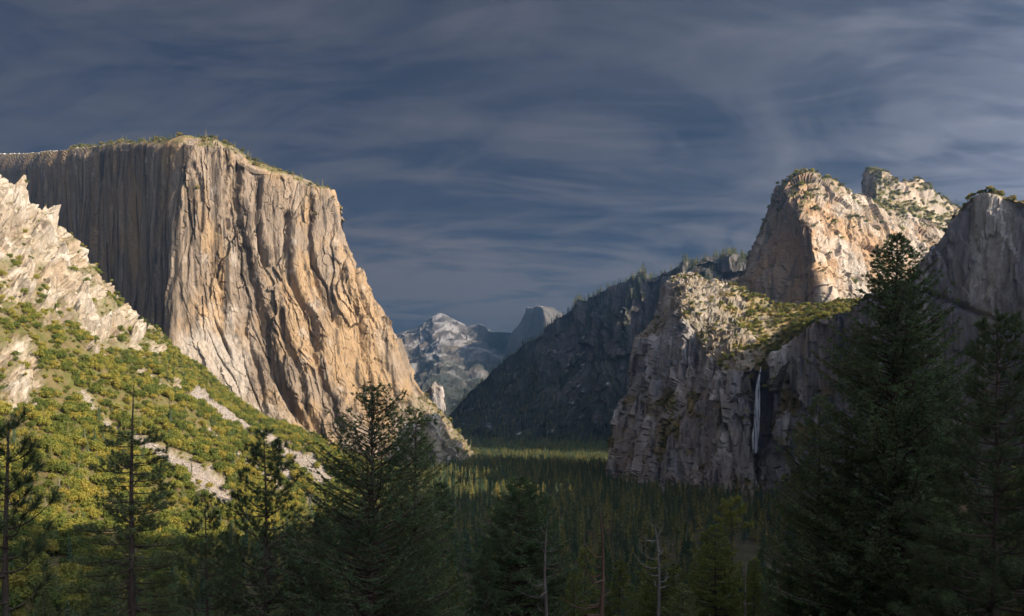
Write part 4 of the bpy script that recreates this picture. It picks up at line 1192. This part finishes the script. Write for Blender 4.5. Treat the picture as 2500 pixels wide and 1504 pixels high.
# ------------------------------------------------------------------ near trees, each with trunk, limbs and crown
def empty(name, loc, rz=0.0):
    o = bpy.data.objects.new(name, None); o.empty_display_size = 0.5
    o.location = loc; o.rotation_euler[2] = rz
    COL.objects.link(o); return o
def gz(x, y): return float(ground_z(np.array([x]), np.array([y]))[0])
def spot(px, Y):
    x = (px - CX)/FPX*Y
    return x, gz(x, Y)
def trunk_path(rg, h, bend=0.0, lean=0.0, n=14):
    t = np.linspace(0, 1, n)
    ph = rg.random()*6.28
    return np.stack([bend*np.sin(t*4 + ph)*t*h*0.02 + lean*h*t**2, bend*np.cos(t*3.3 + ph)*t*h*0.02, -0.6 + t*(h + 0.6)], 1), t
def along(path, t):
    q = np.linspace(0, 1, len(path))
    return np.stack([np.interp(t, q, path[:, k]) for k in range(3)], -1)
def pine(label, px, top, Y, R_px, seed, t0=0.1, power=0.75, up=0.35, whorl=0.5, tuft=0.20, per=42, r0=None, limbs_per=4, fol=None, name='pine_tree', bend=0.4, lean=0.0, side=3, width=0.006, bare_top=0.0, thin=0.0, R_at=1504, group=None):
    rg = np.random.default_rng(seed)
    x, z = spot(px, Y)
    ztop = EYE + (HY - top)/FPX*Y
    h = ztop - z
    root = empty(name, (x, Y, z)); tag(root, label, 'pine tree', group)
    path, _ = trunk_path(rg, h, bend, lean)
    r0 = r0 or 0.011*h + 0.03
    w = Wood(); tt = np.linspace(0, 1, len(path)); w.tube(path, r0*(1 - tt)**0.85 + 0.012, 9)
    link('trunk', w.mesh('trunk'), B_PINE, root)
    Rm = R_px/FPX*Y
    depth_ref = (R_at - top)/FPX*Y                      # metres below the top where the crown is Rm wide
    C, D = [], []
    zc = h*t0
    first = True
    while zc < h*0.985 - bare_top*0.25:
        below = h - zc
        L0 = Rm*min(1.15, (below/depth_ref))**power
        k = max(2, int(round(limbs_per + rg.normal()*0.8)))
        if below < bare_top: k = 1 if rg.random() < 0.5 else 0
        a0 = rg.random()*6.283
        for j in range(k):
            if rg.random() < thin: continue
            a = a0 + j*6.283/k + 0.4*rg.normal()
            L = L0*(0.6 + 0.5*rg.random())
            base = along(path, min(zc + 0.15*rg.normal(), h*0.99)/h)
            d = np.array([math.cos(a), math.sin(a), 0])
            s = np.linspace(0, 1, 8)
            u = up*(0.7 + 0.6*rg.random()); sag = 0.18*rg.random() + 0.25*max(0, below/h - 0.4)
            wig = 0.05*L*np.sin(s*5 + rg.random()*6)
            lat = np.array([-d[1], d[0], 0])
            P = base + d*(s*L)[:, None] + lat*wig[:, None]
            P[:, 2] += L*(-sag*s + (u + sag*0.6)*s**2.0)
            lw = Wood(); rad = (0.010 + 0.016*L)*(1 - 0.8*s)
            lw.tube(P, rad, 5)
            bare = below < bare_top
            ends = [(P[-1], P[-1] - P[-2])] if not bare else []
            ns = 0 if bare else max(1, int(side*L/0.9 + rg.random()))
            for q in range(ns):
                f = 0.38 + 0.6*(q + rg.random())/max(ns, 1)
                f = min(f, 0.97)
                p0 = along(P, f); tg = along(P, min(f + 0.05, 1)) - along(P, f - 0.05); tg /= np.linalg.norm(tg) + 1e-9
                sd = 1 if (q % 2) else -1
                dv = tg*0.8 + lat*sd*(0.6 + 0.4*rg.random()) + np.array([0, 0, 0.25 + 0.3*rg.random()]); dv /= np.linalg.norm(dv)
                l2 = (0.16 + 0.34*L*(1 - f)*rg.random() + 0.12*rg.random())*(tuft/0.2)**0.5
                pe = p0 + dv*l2 + np.array([0, 0, 0.25*l2])
                lw.tube([p0, p0 + dv*l2*0.55, pe], [rad[-1]*1.1 + 0.003, rad[-1] + 0.002, 0.004], 4)
                ends.append((pe, dv + np.array([0, 0, 0.3])))
                if l2 > 0.45: ends.append((p0 + dv*l2*0.55, dv + lat*sd*0.5))
            link('limb', lw.mesh('limb'), B_PINE, root)
            for p, v in ends:
                C.append(p); v = np.asarray(v, float); D.append(v/(np.linalg.norm(v) + 1e-9))
        zc += whorl*(0.7 + 0.6*rg.random())*(0.6 + 0.4*min(1, below/4))
    if bare_top <= 0:
        C.append(path[-1]); D.append(np.array([0, 0, 1.0]))
    V = needles(rg, np.array(C), np.array(D), per, tuft, 0.62, width)
    link('crown', tri_mesh('crown', V), fol or L_PINE, root)
    return root
def fir_parts(rg, h, Rm, depth_ref, nl, t0, power, up, gap, per, nl_len, width, twig=1.0, droop=0.2, r0=None, clump=0.0):
    path, _ = trunk_path(rg, h, 0.3)
    r0 = r0 or 0.011*h + 0.03
    w = Wood(); tt = np.linspace(0, 1, len(path)); w.tube(path, r0*(1 - tt)**0.9 + 0.010, 9)
    lw = Wood(); C, D = [], []
    ts = t0 + (0.99 - t0)*((np.arange(nl) + rg.random(nl))/nl)**0.92
    for i, t in enumerate(ts):
        below = h*(1 - t)
        L = Rm*min(1.2, below/depth_ref)**power*(0.55 + 0.55*rg.random()) + 0.08
        a = i*2.399 + 0.5*rg.normal()
        d = np.array([math.cos(a), math.sin(a), 0]); lat = np.array([-d[1], d[0], 0])
        s = np.linspace(0, 1, 6)
        u = up*(0.6 + 0.7*rg.random())*(0.35 + 0.65*min(1, t*1.3)); sag = droop*(1 - t)*rg.random()
        P = along(path, t) + d*(s*L)[:, None] + lat*(0.04*L*np.sin(s*4 + rg.random()*6))[:, None]
        P[:, 2] += L*(u*s - sag*s + 0.18*s**3)
        lw.tube(P, (0.006 + 0.012*L)*(1 - 0.85*s) + 0.003, 4)
        nt = max(3, int(twig*L/0.22))
        f = np.minimum(0.25 + 0.75*(np.arange(nt) + rg.random(nt))/nt, 0.99)
        p0 = along(P, f); sd = np.where(np.arange(nt) % 2, 1.0, -1.0)
        l2 = np.minimum(0.42*L*(1.05 - f) + 0.10 + 0.10*rg.random(nt), 1.3)
        dv = d*0.75 + lat*(sd*(0.55 + 0.5*rg.random(nt)))[:, None] + np.stack([0*f, 0*f, 0.15 + 0.35*rg.random(nt) - droop*0.5], 1)
        dv /= np.linalg.norm(dv, axis=1)[:, None]
        for k in range(nt):
            m = max(2, int(l2[k]/gap))
            g = (np.arange(m) + 0.6)/m
            pts = p0[k] + dv[k]*(g*l2[k])[:, None] + rg.normal(size=(m, 3))*0.035*l2[k]
            pts[:, 2] -= droop*0.3*l2[k]*g**2
            C.append(pts); D.append(np.repeat(dv[k][None], m, 0))
            if l2[k] > 0.3: lw.tube([p0[k], p0[k] + dv[k]*l2[k]*0.8], [0.006 + 0.002*L, 0.003], 3)
        C.append(P[-2:]); D.append(np.repeat((d + [0, 0, u])[None], 2, 0))
    C = np.concatenate(C); D = np.concatenate(D)
    if clump > 0:
        keep = fbm(C[:, 0]*1.1, C[:, 1]*1.1, C[:, 2]*1.1, 2) + 0.5*rg.normal(size=len(C))*0.4 > -clump
        C, D = C[keep], D[keep]
    V = needles(rg, C, D, per, nl_len, 0.75, width, droop)
    return w, lw, V
def fir(label, px, top, Y, R_px, seed, R_at=1504, nl=240, t0=0.04, power=0.72, up=0.45, gap=0.13, per=7, nlen=0.12, width=0.010, twig=1.0, droop=0.2, fol=None, bark=None, name='fir_tree', cat='fir tree', group=None, clump=0.6):
    rg = np.random.default_rng(seed)
    x, z = spot(px, Y)
    h = EYE + (HY - top)/FPX*Y - z
    root = empty(name, (x, Y, z)); tag(root, label, cat, group)
    w, lw, V = fir_parts(rg, h, R_px/FPX*Y, (R_at - top)/FPX*Y, nl, t0, power, up, gap, per, nlen, width, twig, droop, None, clump)
    link('trunk', w.mesh('trunk'), bark or B_PINE, root)
    tag(link('limbs', lw.mesh('limbs'), bark or B_PINE, root), None, None, None, 'stuff')
    link('crown', tri_mesh('crown', V), fol or L_FIR, root)
    print(label[:40], len(V)//3, flush=True)
    return root
def snag(label, px, top, Y, seed, r0=0.2, nl=16, Lm=1.6, bark=None, t0=0.35, curl=0.6, name='dead_tree', lean=0.0):
    rg = np.random.default_rng(seed)
    x, z = spot(px, Y)
    h = EYE + (HY - top)/FPX*Y - z
    root = empty(name, (x, Y, z)); tag(root, label, 'dead tree')
    path, tt = trunk_path(rg, h, 1.6, lean)
    w = Wood(); w.tube(path, r0*(1 - tt)**0.7*(1 + 0.08*rg.normal(size=len(tt))) + 0.018, 9)
    link('trunk', w.mesh('trunk'), bark or B_SNAG, root)
    for k in range(nl):
        t = t0 + (0.95 - t0)*(k + rg.random())/nl
        a = rg.random()*6.283; d = np.array([math.cos(a), math.sin(a), 0]); lat = np.array([-d[1], d[0], 0])
        L = Lm*(1.12 - t)*(0.5 + 0.8*rg.random())
        s = np.linspace(0, 1, 8)
        P = along(path, t) + d*(s*L)[:, None] + lat*(0.10*L*np.sin(s*5 + k))[:, None]
        P[:, 2] += L*(-0.35*s + curl*(0.5 + rg.random())*s**2.2)
        lw = Wood(); lw.tube(P, (0.022 + 0.02*L)*(1 - 0.8*s) + 0.006, 5)
        for q in range(3):
            f = 0.45 + 0.4*rg.random(); p0 = along(P, f)
            dv = d*0.6 + lat*(1 if q else -1)*0.6 + np.array([0, 0, 0.5*rg.random() - 0.1])
            lw.tube([p0, p0 + dv*L*0.22, p0 + dv*L*0.36 + [0, 0, 0.08*L]], [0.012, 0.008, 0.003], 4)
        link('limb', lw.mesh('limb'), bark or B_SNAG, root)
    return root

def near_trees():
    pine('young pine with long needle tufts at the left edge of the picture', 15, 1040, 13.5, 150, 1, 0.12, 0.6, 0.55, 0.36, 0.26, 90, 0.055, 3, name='young_pine', side=2.6, width=0.0045)
    pine('tall gaunt pine with a bare bent top in front of the hillside', 322, 930, 50, 165, 2, 0.08, 0.62, 0.12, 0.42, 0.30, 38, 0.24, 4, side=3.4, width=0.014, bare_top=3.2, lean=0.012, thin=0.12)
    pine('small slender pine between the gaunt pine and the upswept pine', 505, 1208, 44, 95, 3, 0.05, 0.62, 0.35, 0.42, 0.28, 40, 0.10, 4, side=3.2, width=0.013)
    pine('pine with upswept limbs left of the broad dark fir', 648, 1058, 41, 165, 4, 0.05, 0.62, 0.50, 0.46, 0.28, 42, 0.13, 4, side=3.4, width=0.012)
    fir('broad dark fir with an airy rounded top in front of the tan cliff', 905, 942, 38, 270, 5, nl=270, power=0.66, up=0.62, gap=0.16, per=7, nlen=0.15, width=0.025, clump=0.42)
    fir('narrower dark fir close behind the broad fir on its right', 1012, 1003, 43, 130, 6, nl=260, power=0.60, up=0.6, gap=0.13, per=8, nlen=0.15, width=0.023, clump=0.6)
    fir('soft green fir alone in the middle foreground', 1265, 1165, 72, 190, 7, nl=250, power=0.72, up=0.25, gap=0.27, per=7, nlen=0.28, width=0.046, R_at=1480)
    snag('grey snag with curled bare limbs in the middle foreground', 1340, 1272, 52, 8, 0.17, 20, 3.4)
    snag('tall brown snag with hooked limbs right of the grey snag', 1463, 1232, 50, 9, 0.20, 26, 3.0, B_RED, 0.2, 0.9)
    r = snag('broken silver treetop rising over a green clump', 1603, 1262, 58, 10, 0.16, 13, 3.6, B_GREY, 0.55, 0.8)
    fir('green cedar around the foot of the broken silver treetop', 1612, 1368, 60, 95, 11, nl=120, power=0.5, up=0.3, gap=0.16, per=8, nlen=0.2, width=0.03, fol=L_CEDAR, name='cedar_tree', cat='cedar tree')
    fir('conical yellow-green cedar right of the broken treetop', 1748, 1280, 60, 125, 12, nl=200, power=0.72, up=0.15, gap=0.16, per=8, nlen=0.2, width=0.03, fol=L_CEDAR, name='cedar_tree', cat='cedar tree')
    pine('thin tree with a few yellow-green tufts at its top, above the conical cedar', 1785, 1218, 84, 46, 13, 0.86, 0.4, 0.4, 0.7, 0.42, 60, 0.15, 3, L_CEDAR, 'tufted_pine', side=3.0, width=0.018, R_at=1290)
    snag('thin pale bare tree between the conical cedar and the large fir', 1812, 1375, 46, 14, 0.06, 14, 1.5, None, 0.25, 0.4)
    fir('slender cedar against the left side of the large fir', 1998, 968, 52, 150, 15, nl=240, power=0.62, up=0.5, gap=0.15, per=8, nlen=0.16, width=0.026, R_at=1504)
    fir('largest fir, towering on the right across the sunlit slabs', 2187, 568, 46, 330, 16, nl=600, power=0.74, up=0.5, gap=0.23, per=7, nlen=0.19, width=0.034, clump=0.45)
    p = pine('dense pine with long needle tufts at the right edge', 2430, 762, 33, 250, 17, 0.04, 0.62, 0.42, 0.40, 0.29, 42, 0.17, 4, side=4.2, width=0.0125)
    x, z = spot(2430, 33)
    # one dead brown tuft hangs in that pine
    rg = np.random.default_rng(3)
    c = at(2352, 1242, 31.5) - np.array([x, 33, z])
    V = needles(rg, c[None], np.array([[0.1, -0.2, -0.6]]), 110, 0.30, 0.7, 0.006)
    b = link('dead_tuft', tri_mesh('dead_tuft', V), L_BROWN, p); b['label'] = 'brown dead needle tuft'
    # --- the trees between: a few shapes, each copy its own tree
    kinds = []
    for k, (nl, pw, up, fol, rel) in enumerate(((150, 0.7, 0.3, L_FIR, 0.20), (150, 0.62, 0.15, L_CEDAR, 0.22), (140, 0.8, 0.4, L_FIR, 0.17), (150, 0.55, 0.35, L_PINE, 0.25))):
        rg = np.random.default_rng(60 + k); h = 18.0
        w, lw, V = fir_parts(rg, h, rel*h, h, nl, 0.06, pw, up, 0.24, 8, 0.30, 0.045, 0.85, 0.25, None, 0.8)
        tm, lm, cm = w.mesh('trunk'), lw.mesh('limbs'), tri_mesh('crown', V)
        tm.materials.append(B_PINE); lm.materials.append(B_PINE); cm.materials.append(fol)
        kinds.append((tm, lm, cm, fol)); print('kind', len(V)//3)
    def place(px, top, Y, kind, hmax, name, label, cat, rz, group=None):
        x, z = spot(px, Y)
        h = EYE + (HY - top)/FPX*Y - z
        tm, lm, cm, fol = kinds[kind]
        root = empty(name, (x, Y, z), rz); s = h/18.0
        root.scale = (s*hmax, s*hmax, s)
        tag(root, label, cat, group)
        for nm, me in (('trunk', tm), ('limbs', lm), ('crown', cm)):
            o = bpy.data.objects.new(nm, me); o.parent = root; COL.objects.link(o)
            if nm == 'limbs': o['kind'] = 'stuff'
    for px, top, Y, kind, fat, name, label, cat in (
        (1095, 1372, 48, 1, 1.1, 'cedar_tree', 'low yellow-green cedar at the right foot of the broad fir', 'cedar tree'),
        (1400, 1395, 62, 1, 1.2, 'cedar_tree', 'bushy yellow-green cedar between the grey and brown snags', 'cedar tree'),
        (1545, 1428, 70, 0, 1.1, 'fir_tree', 'small dark fir at the bottom edge right of the brown snag', 'fir tree'),
        (1668, 1425, 46, 3, 1.2, 'pine_tree', 'round-topped young pine at the bottom edge under the broken treetop', 'pine tree'),
        (1840, 1388, 56, 1, 1.0, 'cedar_tree', 'yellow-green cedar at the bottom edge beside the thin pale tree', 'cedar tree'),
        (1925, 1405, 50, 0, 1.2, 'fir_tree', 'bushy fir at the lower left of the large fir', 'fir tree'),
        (2060, 1190, 50, 0, 1.3, 'fir_tree', 'full green fir merging with the lower left of the large fir', 'fir tree'),
        (2290, 1215, 40, 2, 1.6, 'fir_tree', 'dark fir between the large fir and the right edge pine', 'fir tree'),
        (2500, 1130, 44, 1, 1.2, 'cedar_tree', 'yellowish cedar behind the right edge pine', 'cedar tree'),
        (780, 1250, 46, 0, 1.3, 'fir_tree', 'dark fir on the left side of the broad fir', 'fir tree'),
        (1080, 1175, 60, 2, 1.3, 'fir_tree', 'dark pointed fir at the right shoulder of the broad fir', 'fir tree'),
        (410, 1395, 58, 0, 1.3, 'fir_tree', 'dark fir at the bottom edge between the gaunt and small pines', 'fir tree'),
        (235, 1400, 60, 2, 1.4, 'fir_tree', 'dark fir at the bottom edge left of the gaunt pine', 'fir tree'),
        (110, 1440, 50, 3, 1.3, 'pine_tree', 'dark pine near the bottom left corner', 'pine tree'),
        (575, 1345, 52, 0, 1.2, 'fir_tree', 'dark fir at the bottom edge between the small and upswept pines', 'fir tree'),
        (712, 1335, 55, 0, 1.2, 'fir_tree', 'dark fir under the right limbs of the upswept pine', 'fir tree'),
        (1190, 1330, 66, 0, 1.2, 'fir_tree', 'green fir at the left foot of the soft green fir', 'fir tree'),
        (1320, 1405, 90, 2, 1.1, 'fir_tree', 'dark fir behind the foot of the grey snag', 'fir tree'),
    ):
        place(px, top, Y, kind, fat, name, label, cat, px*0.37)
    rg = np.random.default_rng(77)
    n = 0
    for k in range(900):
        Y = 85 + 260*rg.random()**1.2; px = -40 + 2580*rg.random()
        x, z = spot(px, Y)
        h = 15 + 16*rg.random()
        tp = HY - FPX*(z + h - EYE)/Y
        lim = 1385 if px < 1120 else 1310
        if tp < lim or tp > 1560: continue
        place(px, tp, Y, int(rg.integers(0, 3)), 0.9 + 0.4*rg.random(), 'slope_conifer', slope_label(px, tp, Y), 'conifer', rg.random()*6.28, 'conifers on the slope below the overlook')
        n += 1
        if n >= 150: break
    print('slope trees', n)
near_trees()

# ------------------------------------------------------------------ waterfall
def build_waterfall():
    m = bpy.data.materials.new('falling_water'); t = NT(m)
    n = t.noise(0.22, (1, 1, 0.05), 5, 0.6)
    t.color((0.70, 0.74, 0.80)); t.bsdf.inputs['Roughness'].default_value = 0.6
    tr = t.N.new('ShaderNodeBsdfTransparent'); mx = t.N.new('ShaderNodeMixShader')
    t.L.new(t.mr(n, 0.32, 0.72), mx.inputs[0]); t.L.new(tr.outputs[0], mx.inputs[1]); t.L.new(t.bsdf.outputs[0], mx.inputs[2])
    t.L.new(mx.outputs[0], t.out.inputs['Surface'])
    rg = np.random.default_rng(4); w = Wood()
    mid = [(1857, 896), (1855, 915), (1851, 945), (1849, 985), (1847, 1030), (1845, 1070), (1846, 1106)]
    for k in range(26):
        off = rg.normal(); P = []; Rr = []
        i0 = 0 if k < 12 else int(rg.integers(1, 5))
        for i, (px, py) in enumerate(mid):
            P.append(at(px + off*(0.4 + 0.75*i) + 0.5*rg.normal(), py, 1598 - 3.0*rg.random() - 9*min(i, 1)))
            Rr.append(0.45 + 0.14*i + 0.3*rg.random())
        q = np.linspace(i0/6, 1 if k < 12 else min(1, i0/6 + 0.35 + 0.3*rg.random()), 26); P = pchip(np.linspace(0, 1, 7), np.array(P), q); Rr = np.interp(q, np.linspace(0, 1, 7), Rr)
        Rr = Rr*np.minimum(1, 4*np.minimum(np.linspace(0.08, 1, 26), np.linspace(1, 0.05, 26)))
        w.tube(P, Rr, 5)
    o = link('waterfall', w.mesh('waterfall'), m)
    tag(o, 'thin white waterfall dropping down the shaded cliff notch', None, None, 'structure')
build_waterfall()
print('near', round(time.time() - T0, 1), flush=True)
# ------------------------------------------------------------------ the blue air of the valley
def build_haze():
    x0, x1, y0, y1, z0, z1 = -29000, 29000, -11000, 41000, -60, 2060
    V = [(x, y, z) for x in (x0, x1) for y in (y0, y1) for z in (z0, z1)]
    F = [(0, 1, 3, 2), (4, 6, 7, 5), (0, 4, 5, 1), (2, 3, 7, 6), (0, 2, 6, 4), (1, 5, 7, 3)]
    me = mesh_from('haze', np.array(V, float), np.array(F), False)
    m = bpy.data.materials.new('valley_air'); m.use_nodes = True
    nt = m.node_tree; nt.nodes.clear()
    out = nt.nodes.new('ShaderNodeOutputMaterial'); v = nt.nodes.new('ShaderNodeVolumePrincipled')
    v.inputs['Color'].default_value = (0.27, 0.57, 1.0, 1)
    v.inputs['Density'].default_value = HAZE_DENSITY
    v.inputs['Anisotropy'].default_value = 0.75
    nt.links.new(v.outputs[0], out.inputs['Volume'])
    o = link('haze', me, m)
    tag(o, 'thin blue haze filling the valley', None, None, 'stuff')
HAZE_DENSITY = 6.0e-5
build_haze()
print('script', round(time.time() - T0, 1))
